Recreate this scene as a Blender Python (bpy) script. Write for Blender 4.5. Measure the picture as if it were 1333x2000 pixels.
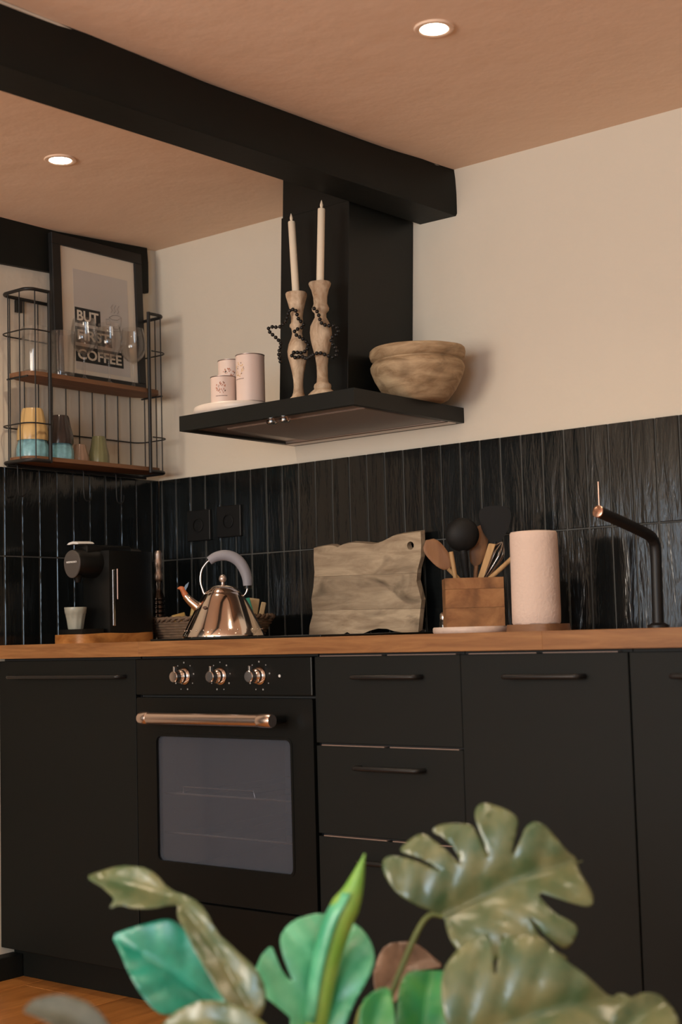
import bpy, bmesh, math, random
from mathutils import Vector, Matrix
from mathutils.geometry import delaunay_2d_cdt

for o in list(bpy.data.objects):
    bpy.data.objects.remove(o)
S = bpy.context.scene
COL = S.collection
random.seed(7)
PI = math.pi

# ------------------------------------------------------------------ camera
cam = bpy.data.cameras.new('camera')
cam.sensor_fit = 'VERTICAL'
cam.sensor_height = 36.0
cam.lens = 50.47
cam.clip_start = 0.05
cam.dof.use_dof = True
cam.dof.focus_distance = 3.85
cam.dof.aperture_fstop = 3.6
camo = bpy.data.objects.new('camera', cam)
COL.objects.link(camo)
cr, cu, cf = Vector((.7749, .6315, -.0269)), Vector((.0748, -.0494, .996)), Vector((-.6276, .7738, .0855))
camo.matrix_world = Matrix(((cr.x, cu.x, -cf.x, 3.3184), (cr.y, cu.y, -cf.y, -3.1717), (cr.z, cu.z, -cf.z, .9206), (0, 0, 0, 1)))
S.camera = camo

# ------------------------------------------------------------------ world, exposure, daylight
W = bpy.data.worlds.new('world')
S.world = W
W.use_nodes = True
W.node_tree.nodes['Background'].inputs[0].default_value = (.62, .74, .9, 1)
W.node_tree.nodes['Background'].inputs[1].default_value = .6
S.view_settings.view_transform = 'Standard'
S.view_settings.look = 'None'
S.view_settings.gamma = 1
S.view_settings.use_curve_mapping = False
S.view_settings.exposure = 0.0

CEIL = 2.18
RX, RY = 4.7, -5.3            # right wall, wall behind the camera


def area_light(name, loc, size, direction, energy, color):
    l = bpy.data.lights.new(name, 'AREA')
    l.shape = 'RECTANGLE'
    l.size, l.size_y = size
    l.energy = energy
    l.color = color
    o = bpy.data.objects.new(name, l)
    COL.objects.link(o)
    o.location = loc
    o.rotation_euler = Vector(direction).to_track_quat('-Z', 'Y').to_euler()
    return o


# daylight entering by the window in the left wall and the two in the wall behind the camera
area_light('daylight_left_window', (.03, -3.9, 1.12), (1.1, .95), (1, 0, 0), 9, (.62, .82, 1))
area_light('daylight_back_window', (1.2, RY + .03, 1.35), (1.4, 1.15), (0, 1, .40), 104, (1, .88, .74))
area_light('daylight_back_window', (3.3, RY + .03, 1.35), (1.4, 1.15), (0, 1, .40), 50, (.66, .84, 1))

# ------------------------------------------------------------------ materials
M = {}


def nodes(name):
    m = bpy.data.materials.new(name)
    m.use_nodes = True
    nt = m.node_tree
    return m, nt, nt.nodes['Principled BSDF']


def setp(b, **k):
    for a, v in k.items():
        b.inputs[a.replace('_', ' ')].default_value = v


def mixrgb(nt, fac, a, b, blend='MIX'):
    n = nt.nodes.new('ShaderNodeMix')
    n.data_type = 'RGBA'
    n.blend_type = blend
    for i, v in ((0, fac), (6, a), (7, b)):
        if hasattr(v, 'is_output'):
            nt.links.new(v, n.inputs[i])
        elif i == 0:
            n.inputs[i].default_value = v
        else:
            n.inputs[i].default_value = (*v, 1)
    return n.outputs[2]


def coords(nt, kind='Object', scale=(1, 1, 1), rnd=False):
    mp = nt.nodes.new('ShaderNodeMapping')
    mp.inputs['Scale'].default_value = scale
    if kind == 'World':
        g = nt.nodes.new('ShaderNodeNewGeometry')
        src = g.outputs['Position']
    else:
        src = nt.nodes.new('ShaderNodeTexCoord').outputs[kind]
    nt.links.new(src, mp.inputs['Vector'])
    if rnd:
        oi = nt.nodes.new('ShaderNodeObjectInfo')
        mu = nt.nodes.new('ShaderNodeMath')
        mu.operation = 'MULTIPLY'
        mu.inputs[1].default_value = 37
        nt.links.new(oi.outputs['Random'], mu.inputs[0])
        cx = nt.nodes.new('ShaderNodeCombineXYZ')
        nt.links.new(mu.outputs[0], cx.inputs[0])
        nt.links.new(mu.outputs[0], cx.inputs[1])
        nt.links.new(cx.outputs[0], mp.inputs['Location'])
    return mp.outputs[0]


def noise(nt, vec, scale=5, detail=4, rough=.55, distort=0):
    n = nt.nodes.new('ShaderNodeTexNoise')
    n.inputs['Scale'].default_value = scale
    n.inputs['Detail'].default_value = detail
    n.inputs['Roughness'].default_value = rough
    n.inputs['Distortion'].default_value = distort
    nt.links.new(vec, n.inputs['Vector'])
    return n.outputs[0]


def ramp(nt, v, stops):
    r = nt.nodes.new('ShaderNodeValToRGB')
    e = r.color_ramp.elements
    while len(e) < len(stops):
        e.new(.5)
    for i, (p, c) in enumerate(stops):
        e[i].position = p
        e[i].color = (*c, 1) if len(c) == 3 else c
    nt.links.new(v, r.inputs[0])
    return r.outputs[0]


def bump(nt, b, h, strength=.3, dist=.01):
    n = nt.nodes.new('ShaderNodeBump')
    n.inputs['Strength'].default_value = strength
    n.inputs['Distance'].default_value = dist
    nt.links.new(h, n.inputs['Height'])
    nt.links.new(n.outputs[0], b.inputs['Normal'])


def plain(name, color, rough=.5, metal=0, spec=.5, vary=0, vscale=8, bmp=0, bscale=60, coat=0):
    m, nt, b = nodes(name)
    setp(b, Base_Color=(*color, 1), Roughness=rough, Metallic=metal)
    b.inputs['Specular IOR Level'].default_value = spec
    b.inputs['Coat Weight'].default_value = coat
    if vary:
        f = noise(nt, coords(nt), vscale, 5)
        c = mixrgb(nt, f, tuple(x * (1 - vary) for x in color), tuple(min(1, x * (1 + vary)) for x in color))
        nt.links.new(c, b.inputs['Base Color'])
    if bmp:
        bump(nt, b, noise(nt, coords(nt), bscale, 3), bmp, .002)
    M[name] = m
    return m


def wood(name, dark, light, scale=(3, 40, 40), rough=.5, knots=0, rnd=True, tint=.18, spec=.3):
    m, nt, b = nodes(name)
    v = coords(nt, 'Object', scale, rnd)
    g = noise(nt, v, 1.0, 6, .65, .6)
    col = ramp(nt, g, [(.28, dark), (.5, tuple((x + y) / 2 for x, y in zip(dark, light))), (.72, light)])
    if knots:
        v2 = coords(nt, 'Object', tuple(math.sqrt(s) * 2.2 for s in scale), rnd)
        k = noise(nt, v2, 1.0, 3, .5, 1.2)
        kk = ramp(nt, k, [(.52, (0, 0, 0)), (.75, (knots, knots, knots))])
        col = mixrgb(nt, kk, col, tuple(x * .38 for x in dark))
    if rnd:
        oi = nt.nodes.new('ShaderNodeObjectInfo')
        t = ramp(nt, oi.outputs['Random'], [(0, (1 - tint,) * 3), (1, (1 + tint * .3,) * 3)])
        col = mixrgb(nt, 1.0, col, t, 'MULTIPLY')
    nt.links.new(col, b.inputs['Base Color'])
    setp(b, Roughness=rough)
    b.inputs['Specular IOR Level'].default_value = spec
    bump(nt, b, g, .12, .002)
    M[name] = m
    return m


def plaster(name, c0, c1, bs=.25):
    m, nt, b = nodes(name)
    f = noise(nt, coords(nt, 'World'), 1.7, 5, .6)
    nt.links.new(mixrgb(nt, f, c0, c1), b.inputs['Base Color'])
    setp(b, Roughness=.9)
    b.inputs['Specular IOR Level'].default_value = .15
    a = noise(nt, coords(nt, 'World'), 7, 4, .55)
    bump(nt, b, a, bs, .02)
    M[name] = m
    return m


def glass(name, color=(1, 1, 1), body=0.0, bodycol=(.1, .1, .1), ior=1.45, rough=.0, gain=1.0):
    """thin clear glass: fresnel reflection over straight transmission, some haze if body > 0"""
    m = bpy.data.materials.new(name)
    m.use_nodes = True
    nt = m.node_tree
    nt.nodes.clear()
    out = nt.nodes.new('ShaderNodeOutputMaterial')
    tr = nt.nodes.new('ShaderNodeBsdfTransparent')
    tr.inputs[0].default_value = (*color, 1)
    gl = nt.nodes.new('ShaderNodeBsdfGlossy')
    gl.inputs['Roughness'].default_value = rough
    lw = nt.nodes.new('ShaderNodeLayerWeight')
    lw.inputs[0].default_value = .5
    pw = nt.nodes.new('ShaderNodeMath')
    pw.operation = 'POWER'
    pw.inputs[1].default_value = 4.0
    nt.links.new(lw.outputs['Facing'], pw.inputs[0])
    fr = nt.nodes.new('ShaderNodeMath')
    fr.operation = 'MULTIPLY_ADD'
    fr.inputs[1].default_value = .75
    fr.inputs[2].default_value = ((ior - 1) / (ior + 1)) ** 2
    nt.links.new(pw.outputs[0], fr.inputs[0])
    base = tr.outputs[0]
    if body:
        df = nt.nodes.new('ShaderNodeBsdfDiffuse')
        df.inputs[0].default_value = (*bodycol, 1)
        mx = nt.nodes.new('ShaderNodeMixShader')
        mx.inputs[0].default_value = body
        nt.links.new(base, mx.inputs[1])
        nt.links.new(df.outputs[0], mx.inputs[2])
        base = mx.outputs[0]
    mu = nt.nodes.new('ShaderNodeMath')
    mu.operation = 'MULTIPLY'
    mu.use_clamp = True
    mu.inputs[1].default_value = gain
    nt.links.new(fr.outputs[0], mu.inputs[0])
    m2 = nt.nodes.new('ShaderNodeMixShader')
    nt.links.new(mu.outputs[0], m2.inputs[0])
    nt.links.new(base, m2.inputs[1])
    nt.links.new(gl.outputs[0], m2.inputs[2])
    nt.links.new(m2.outputs[0], out.inputs[0])
    M[name] = m
    return m


def emit(name, color, strength):
    m, nt, b = nodes(name)
    setp(b, Base_Color=(*color, 1), Emission_Color=(*color, 1), Emission_Strength=strength)
    M[name] = m


plaster('wall_plaster', (.67, .605, .50), (.72, .655, .55))
plaster('ceiling_plaster', (.80, .60, .455), (.86, .655, .505), .2)
plain('beam_black', (.0062, .0078, .0066), .62, spec=.25, bmp=.25, bscale=45, vary=.25)
plain('cabinet_black', (.0040, .0054, .0046), .6, vary=.08, vscale=40, spec=.24)
plain('cabinet_edge', (.30, .21, .17), .5)
plain('carcass', (.02, .02, .02), .7)
plain('handle_black', (.012, .012, .012), .35, spec=.4)
plain('oven_enamel', (.0036, .0044, .0039), .36, spec=.25)
plain('black_plastic', (.0052, .0055, .0052), .36, spec=.28)
plain('black_rubber', (.007, .0075, .0075), .6, spec=.3)
plain('black_metal', (.012, .012, .012), .45, spec=.4)
plain('hood_black', (.0052, .0066, .0058), .42, spec=.3)
plain('socket_black', (.008, .008, .008), .45, spec=.3)
plain('grout', (.075, .077, .072), .85)
plain('chrome', (.84, .80, .77), .16, 1)
plain('kettle_steel', (.85, .77, .70), .10, 1)
plain('dull_steel', (.60, .51, .46), .40, 1)
plain('filter_steel', (.42, .38, .36), .5, .8, bmp=.5, bscale=260)
plain('rose_steel', (.86, .72, .64), .24, 1)
plain('copper', (.75, .46, .34), .28, 1)
plain('white_print', (.72, .72, .70), .6)
plain('grey_print', (.30, .30, .29), .6)
plain('silicone_grey', (.25, .25, .285), .55)
plain('marble', (.70, .62, .55), .35, vary=.12, vscale=20)
plain('speckled_stone', (.66, .53, .45), .45, vary=.2, vscale=70)
plain('wax', (.80, .69, .53), .5, vary=.03)
plain('tin_cream', (.70, .56, .50), .45, vary=.04)
plain('tin_lid', (.30, .24, .22), .35, .7)
plain('print_red', (.42, .16, .09), .6)
plain('print_gold', (.60, .38, .14), .6)
plain('print_dark', (.10, .06, .045), .6)
plain('paper_white', (.74, .58, .49), .9, bmp=.8, bscale=120, spec=.1)
plain('poster_paper', (.74, .66, .55), .8)
plain('poster_inner', (.58, .54, .50), .8)
plain('poster_black', (.02, .021, .021), .7)
plain('poster_grey', (.30, .28, .26), .8)
plain('bead_black', (.008, .008, .008), .42, spec=.4)
plain('glaze_tan', (.52, .35, .15), .3, vary=.15, vscale=14)
plain('glaze_blue', (.17, .36, .42), .25, vary=.75, vscale=45)
plain('glaze_dark', (.035, .026, .024), .22, vary=.4, vscale=20)
plain('glaze_brown', (.25, .16, .11), .3, vary=.3, vscale=20)
plain('glaze_green', (.16, .155, .075), .3, vary=.3, vscale=20)
plain('glaze_sage', (.36, .37, .31), .35, vary=.18, vscale=30)
plain('wicker', (.15, .10, .065), .7, vary=.4, vscale=60)
plain('packet_teal', (.04, .34, .25), .5)
plain('packet_gold', (.45, .30, .10), .35, .3)
plain('packet_cream', (.60, .47, .28), .6)
plain('packet_orange', (.45, .13, .045), .5)
plain('mill_metal', (.10, .085, .075), .22, 1)
plain('cavity_enamel', (.055, .06, .07), .5)
plain('disc_grey', (.085, .075, .068), .45, spec=.3)
plain('terracotta', (.30, .20, .15), .8)
plain('soil', (.03, .022, .016), .95)
plain('stem_green', (.17, .21, .06), .45)
plain('door_dark', (.02, .019, .018), .6)
plain('window_white', (.70, .68, .64), .5)
wood('oak', (.21, .085, .028), (.45, .22, .08), (4, 60, 60), .45, tint=.2)
wood('shelf_wood', (.12, .055, .027), (.23, .115, .058), (40, 3, 40), .6, rnd=False)
wood('board_wood', (.27, .195, .125), (.58, .46, .315), (7, 40, 34), .7, knots=.85, rnd=True)
wood('block_wood', (.19, .075, .025), (.45, .225, .09), (12, 30, 14), .55, knots=.8)
wood('olive_slab', (.27, .085, .018), (.60, .29, .085), (14, 14, 30), .4, knots=.7, rnd=False)
wood('walnut_base', (.16, .075, .035), (.26, .135, .07), (6, 30, 30), .5, rnd=False)
wood('spoon_wood', (.36, .21, .085), (.60, .39, .19), (30, 30, 4), .6)
wood('dark_spoon_wood', (.20, .09, .04), (.34, .18, .085), (30, 30, 4), .5)
wood('candlestick_wood', (.30, .165, .08), (.82, .67, .49), (34, 34, 16), .75, knots=.6)
wood('bowl_wood', (.19, .11, .052), (.57, .42, .255), (11, 11, 40), .7, knots=.85, rnd=False)
wood('floor_oak', (.33, .12, .027), (.56, .24, .065), (30, 2.2, 30), .38, knots=.3)
glass('clear_glass', (.98, .98, .975), .02, (.8, .75, .7), 1.5, .02, 1.25)
glass('oven_glass', (.80, .82, .88), .30, (.15, .165, .195), 1.45, .06, .5)
glass('window_pane', (.95, .97, 1), 0, ior=1.45)
glass('mill_glass', (.35, .34, .33), .25, (.05, .045, .04), 1.5, .05, 1.6)
emit('lamp_glow', (1, .86, .66), 14)


def tile_material():
    m, nt, b = nodes('tile_glaze')
    v = coords(nt, 'World', (30, 30, 4))
    n1 = noise(nt, v, 1.0, 4, .6, .4)
    n2 = noise(nt, coords(nt, 'World', (9, 9, 4)), 1.0, 2, .5)
    f = nt.nodes.new('ShaderNodeMath')
    f.operation = 'ADD'
    nt.links.new(n1, f.inputs[0])
    nt.links.new(n2, f.inputs[1])
    bump(nt, b, f.outputs[0], .30, .008)
    c = ramp(nt, n1, [(.3, (.0042, .0055, .0060)), (.75, (.0095, .0115, .0118))])
    nt.links.new(c, b.inputs['Base Color'])
    setp(b, Roughness=.13)
    b.inputs['Specular IOR Level'].default_value = .5
    M['tile_glaze'] = m


tile_material()


def leaf_material(name, c0, c1, rough=.38, trans=.15):
    m, nt, b = nodes(name)
    f = noise(nt, coords(nt, 'Object', (1, 1, 1)), 22, 3, .55)
    nt.links.new(mixrgb(nt, ramp(nt, f, [(.35, (0, 0, 0)), (.65, (1, 1, 1))]), c0, c1), b.inputs['Base Color'])
    setp(b, Roughness=rough)
    b.inputs['Specular IOR Level'].default_value = .9
    b.inputs['Subsurface Weight'].default_value = 0
    M[name] = m


leaf_material('leaf_olive', (.05, .105, .042), (.16, .175, .075), .28)
leaf_material('leaf_emerald', (.03, .33, .16), (.12, .50, .27))
leaf_material('leaf_teal', (.004, .21, .13), (.015, .33, .22))
leaf_material('leaf_deep', (.012, .25, .085), (.05, .31, .06))
leaf_material('leaf_grey', (.035, .04, .022), (.07, .07, .042), .7)
leaf_material('leaf_brown', (.13, .085, .06), (.34, .23, .17))
leaf_material('leaf_lime', (.16, .40, .05), (.26, .46, .08))


# ------------------------------------------------------------------ geometry helpers
def new():
    return bmesh.new()


def box(bm, x0, x1, y0, y1, z0, z1, bev=0, seg=1):
    r = bmesh.ops.create_cube(bm, size=1)
    vs = r['verts']
    for v in vs:
        v.co = Vector(((x0 + x1) / 2 + v.co.x * (x1 - x0), (y0 + y1) / 2 + v.co.y * (y1 - y0), (z0 + z1) / 2 + v.co.z * (z1 - z0)))
    if bev:
        es = list({e for v in vs for e in v.link_edges})
        bmesh.ops.bevel(bm, geom=es, offset=bev, segments=seg, affect='EDGES', profile=.5)
    return bm


def lathe(bm, prof, n=32, c=(0, 0, 0), mod=None, axis=None):
    """prof: (radius, height) pairs; mod(angle, i) scales the radius"""
    rings = []
    A = axis or Matrix.Identity(3)
    for i, (r, z) in enumerate(prof):
        if r < 1e-6:
            rings.append([bm.verts.new(A @ Vector((0, 0, z)) + Vector(c))])
            continue
        ring = []
        for k in range(n):
            a = 2 * PI * k / n
            rr = r * (mod(a, i) if mod else 1)
            ring.append(bm.verts.new(A @ Vector((rr * math.cos(a), rr * math.sin(a), z)) + Vector(c)))
        rings.append(ring)
    for a, b in zip(rings, rings[1:]):
        for k in range(n):
            k2 = (k + 1) % n
            if len(a) == 1 and len(b) == 1:
                continue
            if len(a) == 1:
                bm.faces.new((a[0], b[k2], b[k]))
            elif len(b) == 1:
                bm.faces.new((a[k], a[k2], b[0]))
            else:
                bm.faces.new((a[k], a[k2], b[k2], b[k]))
    return bm


def tube(bm, pts, r, n=8, closed=False, caps=True):
    pts = [Vector(p) for p in pts]
    m = len(pts)
    rad = r if isinstance(r, (list, tuple)) else [r] * m
    tans = []
    for i in range(m):
        if closed:
            t = pts[(i + 1) % m] - pts[i - 1]
        else:
            t = pts[min(i + 1, m - 1)] - pts[max(i - 1, 0)]
        tans.append(t.normalized())
    up = Vector((0, 0, 1)) if abs(tans[0].z) < .9 else Vector((1, 0, 0))
    nrm = tans[0].cross(up).normalized()
    rings = []
    for i in range(m):
        if i:
            ax = tans[i - 1].cross(tans[i])
            if ax.length > 1e-8:
                nrm = Matrix.Rotation(tans[i - 1].angle(tans[i]), 3, ax.normalized()) @ nrm
        bn = tans[i].cross(nrm).normalized()
        rings.append([bm.verts.new(pts[i] + rad[i] * (math.cos(2 * PI * k / n) * nrm + math.sin(2 * PI * k / n) * bn)) for k in range(n)])
    pairs = list(zip(rings, rings[1:])) + ([(rings[-1], rings[0])] if closed else [])
    for a, b in pairs:
        for k in range(n):
            bm.faces.new((a[k], a[(k + 1) % n], b[(k + 1) % n], b[k]))
    if caps and not closed:
        bm.faces.new(list(reversed(rings[0])))
        bm.faces.new(rings[-1])
    return bm


def prism(bm, outline, f0, f1):
    """outline: 2D points; f0 / f1 map a 2D point to the two faces"""
    a = [bm.verts.new(f0(p)) for p in outline]
    b = [bm.verts.new(f1(p)) for p in outline]
    n = len(a)
    bm.faces.new(a)
    bm.faces.new(list(reversed(b)))
    for i in range(n):
        bm.faces.new((a[i], b[i], b[(i + 1) % n], a[(i + 1) % n]))
    return bm


def smooth_closed(pts, it=2):
    for _ in range(it):
        out = []
        for i in range(len(pts)):
            p, q = pts[i], pts[(i + 1) % len(pts)]
            out += [(p[0] * .75 + q[0] * .25, p[1] * .75 + q[1] * .25), (p[0] * .25 + q[0] * .75, p[1] * .25 + q[1] * .75)]
        pts = out
    return pts


def spline(pts, per=8):
    P = [Vector(p) for p in pts]
    P = [2 * P[0] - P[1]] + P + [2 * P[-1] - P[-2]]
    out = []
    for i in range(1, len(P) - 2):
        for k in range(per):
            t = k / per
            a, b, c, d = P[i - 1], P[i], P[i + 1], P[i + 2]
            out.append(.5 * ((2 * b) + (c - a) * t + (2 * a - 5 * b + 4 * c - d) * t * t + (3 * b - a - 3 * c + d) * t ** 3))
    out.append(P[-2])
    return out


def obj(name, bm, mat, parent=None, smooth=None):
    bmesh.ops.recalc_face_normals(bm, faces=bm.faces)
    me = bpy.data.meshes.new(name)
    bm.to_mesh(me)
    bm.free()
    me.materials.append(M[mat])
    if smooth:
        for p in me.polygons:
            p.use_smooth = True
        me.set_sharp_from_angle(angle=math.radians(smooth))
    o = bpy.data.objects.new(name, me)
    COL.objects.link(o)
    if parent:
        o.parent = parent
    return o


def tag(o, label=None, cat=None, group=None, kind=None):
    for k, v in (('label', label), ('category', cat), ('group', group), ('kind', kind)):
        if v:
            o[k] = v
    return o


def thing(name, label, cat, loc=(0, 0, 0), rz=0, group=None):
    o = bpy.data.objects.new(name, None)
    o.empty_display_size = .05
    COL.objects.link(o)
    o.location = loc
    o.rotation_euler = (0, 0, rz)
    return tag(o, label, cat, group)


def dup(root, loc=None, rz=None, label=None, group=None):
    r = root.copy()
    COL.objects.link(r)
    if loc:
        r.location = loc
    if rz is not None:
        r.rotation_euler = (0, 0, rz)
    tag(r, label, None, group)
    for ch in list(root.children):
        c = ch.copy()
        COL.objects.link(c)
        c.parent = r
        for g in list(ch.children):
            d = g.copy()
            COL.objects.link(d)
            d.parent = c
    return r


def struct(name, bm, mat, label=None, cat=None, smooth=None):
    o = obj(name, bm, mat, None, smooth)
    return tag(o, label, cat, None, 'structure')


def text_mesh(body, height, mat, name, parent, M4, width=None, extrude=.0004):
    """flat printed lettering, scaled to a cap height (and width)"""
    cu = bpy.data.curves.new('lettering', 'FONT')
    cu.body = body
    cu.extrude = extrude
    cu.offset = .022
    cu.resolution_u = 3
    to = bpy.data.objects.new('lettering', cu)
    COL.objects.link(to)
    dg = bpy.context.evaluated_depsgraph_get()
    me = bpy.data.meshes.new_from_object(to.evaluated_get(dg))
    bpy.data.objects.remove(to)
    xs = [v.co.x for v in me.vertices]
    ys = [v.co.y for v in me.vertices]
    w, h = max(xs) - min(xs), max(ys) - min(ys)
    sy = height / h
    sx = (width / w) if width else sy
    for v in me.vertices:
        v.co = M4 @ Vector(((v.co.x - min(xs)) * sx, (v.co.y - min(ys)) * sy, v.co.z))
    me.materials.clear()
    me.materials.append(M[mat])
    o = bpy.data.objects.new(name, me)
    COL.objects.link(o)
    o.parent = parent
    return o


def basis(X, Y, Z, O):
    return Matrix(((X[0], Y[0], Z[0], O[0]), (X[1], Y[1], Z[1], O[1]), (X[2], Y[2], Z[2], O[2]), (0, 0, 0, 1)))


# ================================================================== THE ROOM
P = .0637            # tile pitch
TX0, TZ, TJ = .0149, 1.428, 1.171
WT = .918            # worktop height
WP = .014            # plaster lies this far behind the tile faces

# --- walls
bm = new()
box(bm, -.12, RX + .12, WP, .12, -.05, CEIL + .1)
wall_back = struct('wall_back', bm, 'wall_plaster', 'cream plastered wall above the black tiled splashback', 'wall')
bm = new()
WY0, WY1, WZ0, WZ1 = -4.45, -3.35, .65, 1.60
box(bm, -.12, -WP, WY1, WP, -.05, CEIL + .1)
box(bm, -.12, -WP, RY - .12, WY0, -.05, CEIL + .1)
box(bm, -.12, -WP, WY0, WY1, -.05, WZ0)
box(bm, -.12, -WP, WY0, WY1, WZ1, CEIL + .1)
wall_left = struct('wall_left', bm, 'wall_plaster', 'plastered side wall that carries the wire shelf', 'wall')
bm = new()
box(bm, RX, RX + .12, RY - .12, 0, -.05, CEIL + .1)
struct('wall_right', bm, 'wall_plaster', 'plain plastered wall closing the kitchen beside the tap end', 'wall')
bm = new()
RW = [(.45, 1.95), (2.55, 4.05)]
RZ0, RZ1 = .73, 1.98
xs = [-.0] + [v for w in RW for v in w] + [RX]
for i in range(0, len(xs), 2):
    box(bm, xs[i], xs[i + 1], RY - .12, RY, -.05, CEIL + .1)
for a, b in RW:
    box(bm, a, b, RY - .12, RY, -.05, RZ0)
    box(bm, a, b, RY - .12, RY, RZ1, CEIL + .1)
struct('wall_rear', bm, 'wall_plaster', 'plastered wall with two windows facing the worktop', 'wall')


def window(n, horiz, a, b, z0, z1, base):
    """frame, mullion and two panes set in the wall opening"""
    def bx(bm, u0, u1, d0, d1, w0, w1):
        if horiz:
            box(bm, u0, u1, base + d0, base + d1, w0, w1)
        else:
            box(bm, base + d0, base + d1, u0, u1, w0, w1)
    bm = new()
    t = .05
    for (u0, u1, w0, w1) in ((a, b, z0, z0 + t), (a, b, z1 - t, z1), (a, a + t, z0, z1), (b - t, b, z0, z1), ((a + b) / 2 - .02, (a + b) / 2 + .02, z0, z1)):
        bx(bm, u0, u1, -.03, .03, w0, w1)
    w = struct('window_%d' % n, bm, 'window_white', 'white framed window with two panes, number of panes alike', 'window')
    w['label'] = ['', 'low white framed window in the wall of the wire shelf', 'white framed window behind the worktop view, by the shelf wall', 'white framed window behind the worktop view, by the tap end'][n]
    for u0, u1 in ((a + t, (a + b) / 2 - .02), ((a + b) / 2 + .02, b - t)):
        bm = new()
        bx(bm, u0, u1, -.004, .004, z0 + t, z1 - t)
        obj('pane', bm, 'window_pane', w)


window(1, False, WY0, WY1, WZ0, WZ1, -.08)
window(2, True, *RW[0], RZ0, RZ1, RY - .08)
window(3, True, *RW[1], RZ0, RZ1, RY - .08)

# --- dark door in the left wall, a little way along from the worktop
bm = new()
box(bm, -WP, .035, -2.30, -1.42, .0, 2.02, .003)
door = struct('door_1', bm, 'door_dark', 'dark panelled door in the wall beyond the worktop', 'door')
for z0, z1 in ((.15, .85), (1.0, 1.9)):
    bm = new()
    box(bm, .033, .042, -2.18, -1.54, z0, z1, .006)
    obj('door_panel', bm, 'door_dark', door)
bm = new()
tube(bm, spline([(.034, -1.50, 1.0), (.075, -1.50, 1.0), (.08, -1.53, 1.0), (.08, -1.60, 1.0)], 4), .008)
obj('door_handle', bm, 'chrome', door, 40)

# --- baseboard
bm = new()
box(bm, -WP, .03, RY, -2.30, 0, .062, .002)
box(bm, -WP, .03, -1.42, -.576, 0, .062, .002)
struct('baseboard_left', bm, 'beam_black', 'low black skirting board at the foot of the side wall', 'skirting')

# --- ceiling, slightly uneven old plaster
bm = new()
NX, NY = 24, 28


def ceil_z(x, y):
    x, y = max(x, 0), min(y, 0)
    return CEIL - .026 * math.exp(-x / .28) * min(1, -y / .4) - .006 * math.sin(x * 3.1) * math.sin(y * 2.3)


gr = [[bm.verts.new((x, y, ceil_z(x, y))) for x in [-WP + (RX + WP) * (i / NX) ** 1.5 for i in range(NX + 1)]] for y in [WP + (RY - WP) * (j / NY) ** 1.3 for j in range(NY + 1)]]
for j in range(NY):
    for i in range(NX):
        bm.faces.new((gr[j][i], gr[j][i + 1], gr[j + 1][i + 1], gr[j + 1][i]))
up = [bm.verts.new(p) for p in ((-.12, .12, CEIL + .1), (RX + .12, .12, CEIL + .1), (RX + .12, RY - .12, CEIL + .1), (-.12, RY - .12, CEIL + .1))]
bm.faces.new(up)
struct('ceiling', bm, 'ceiling_plaster', 'low uneven plaster ceiling with recessed spotlights', 'ceiling', 60)

# --- black beams
bm = new()
secs = []
for y, bl, br, tr in ((WP, 1.046, 1.170, 1.163), (-.12, 1.043, 1.166, 1.150), (-.35, 1.036, 1.153, 1.120), (-.9, 1.016, 1.126, 1.098), (-1.45, .992, 1.108, 1.105), (-2.4, .96, 1.075, 1.08), (-3.7, .92, 1.035, 1.04), (RY, .88, 1.0, 1.0)):
    w = .004 * math.sin(y * 9)
    secs.append([bm.verts.new(p) for p in ((bl, y, 2.051), (br - .004, y, 2.050), (br, y, 2.056), (br + w, y, 2.11), (br - .002, y, 2.155), (tr, y, 2.195), (bl - .005, y, 2.195), (bl - .002 + w, y, 2.11))])
for a, b in zip(secs, secs[1:]):
    for k in range(8):
        bm.faces.new((a[k], a[(k + 1) % 8], b[(k + 1) % 8], b[k]))
bm.faces.new(secs[0])
bm.faces.new(list(reversed(secs[-1])))
tr1 = struct('trim_1', bm, 'beam_black', 'black painted ceiling beam running out from the wall beside the hood chimney', 'beam', 40)
bm = new()
tube(bm, spline([(1.160, WP, 2.177), (1.150, -.12, 2.177), (1.122, -.35, 2.177), (1.101, -.9, 2.178), (1.108, -1.45, 2.176), (1.083, -2.4, 2.177), (1.043, -3.7, 2.178), (1.003, RY, 2.178)], 6), .0032, 6)
obj('plaster_edge', bm, 'wall_plaster', tr1, 60)
bm = new()
secs = []
for y, zb in ((-.036, 2.030), (-.2, 2.026), (-.42, 2.027), (-.62, 2.020), (-1.2, 2.02), (-2.6, 2.025), (RY, 2.02)):
    secs.append([bm.verts.new(p) for p in ((-WP, y, zb), (.004, y, zb - .001), (.006, y, zb + .006), (.006, y, 2.13), (.000, y, 2.19), (-WP, y, 2.19))])
for a, b in zip(secs, secs[1:]):
    for k in range(6):
        bm.faces.new((a[k], a[(k + 1) % 6], b[(k + 1) % 6], b[k]))
bm.faces.new(secs[0])
bm.faces.new(list(reversed(secs[-1])))
struct('trim_2', bm, 'beam_black', 'flat black beam along the top of the side wall behind the picture', 'beam', 40)

# --- floor: every plank its own piece
bm = new()
box(bm, -.12, RX + .12, RY - .12, .12, -.09, -.012)
floor = struct('floor', bm, 'soil', 'orange brown oak plank floor', 'floor')
PWID = .168
kx = -1
while .116 + kx * PWID < RX:
    x0, x1 = max(-WP, .116 + kx * PWID), min(RX, .116 + (kx + 1) * PWID)
    y = 0.0
    first = True
    while y > RY:
        ln = (.4 + random.random() * 1.6) if first else 2.0
        first = False
        y2 = max(RY, y - ln)
        if y - y2 > .02 and x1 - x0 > .01:
            bm = new()
            box(bm, x0 + .0008, x1 - .0008, y2 + .0008, y - .0008, -.013, 0, .0012)
            obj('plank', bm, 'floor_oak', floor)
        y = y2
    kx += 1

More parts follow.
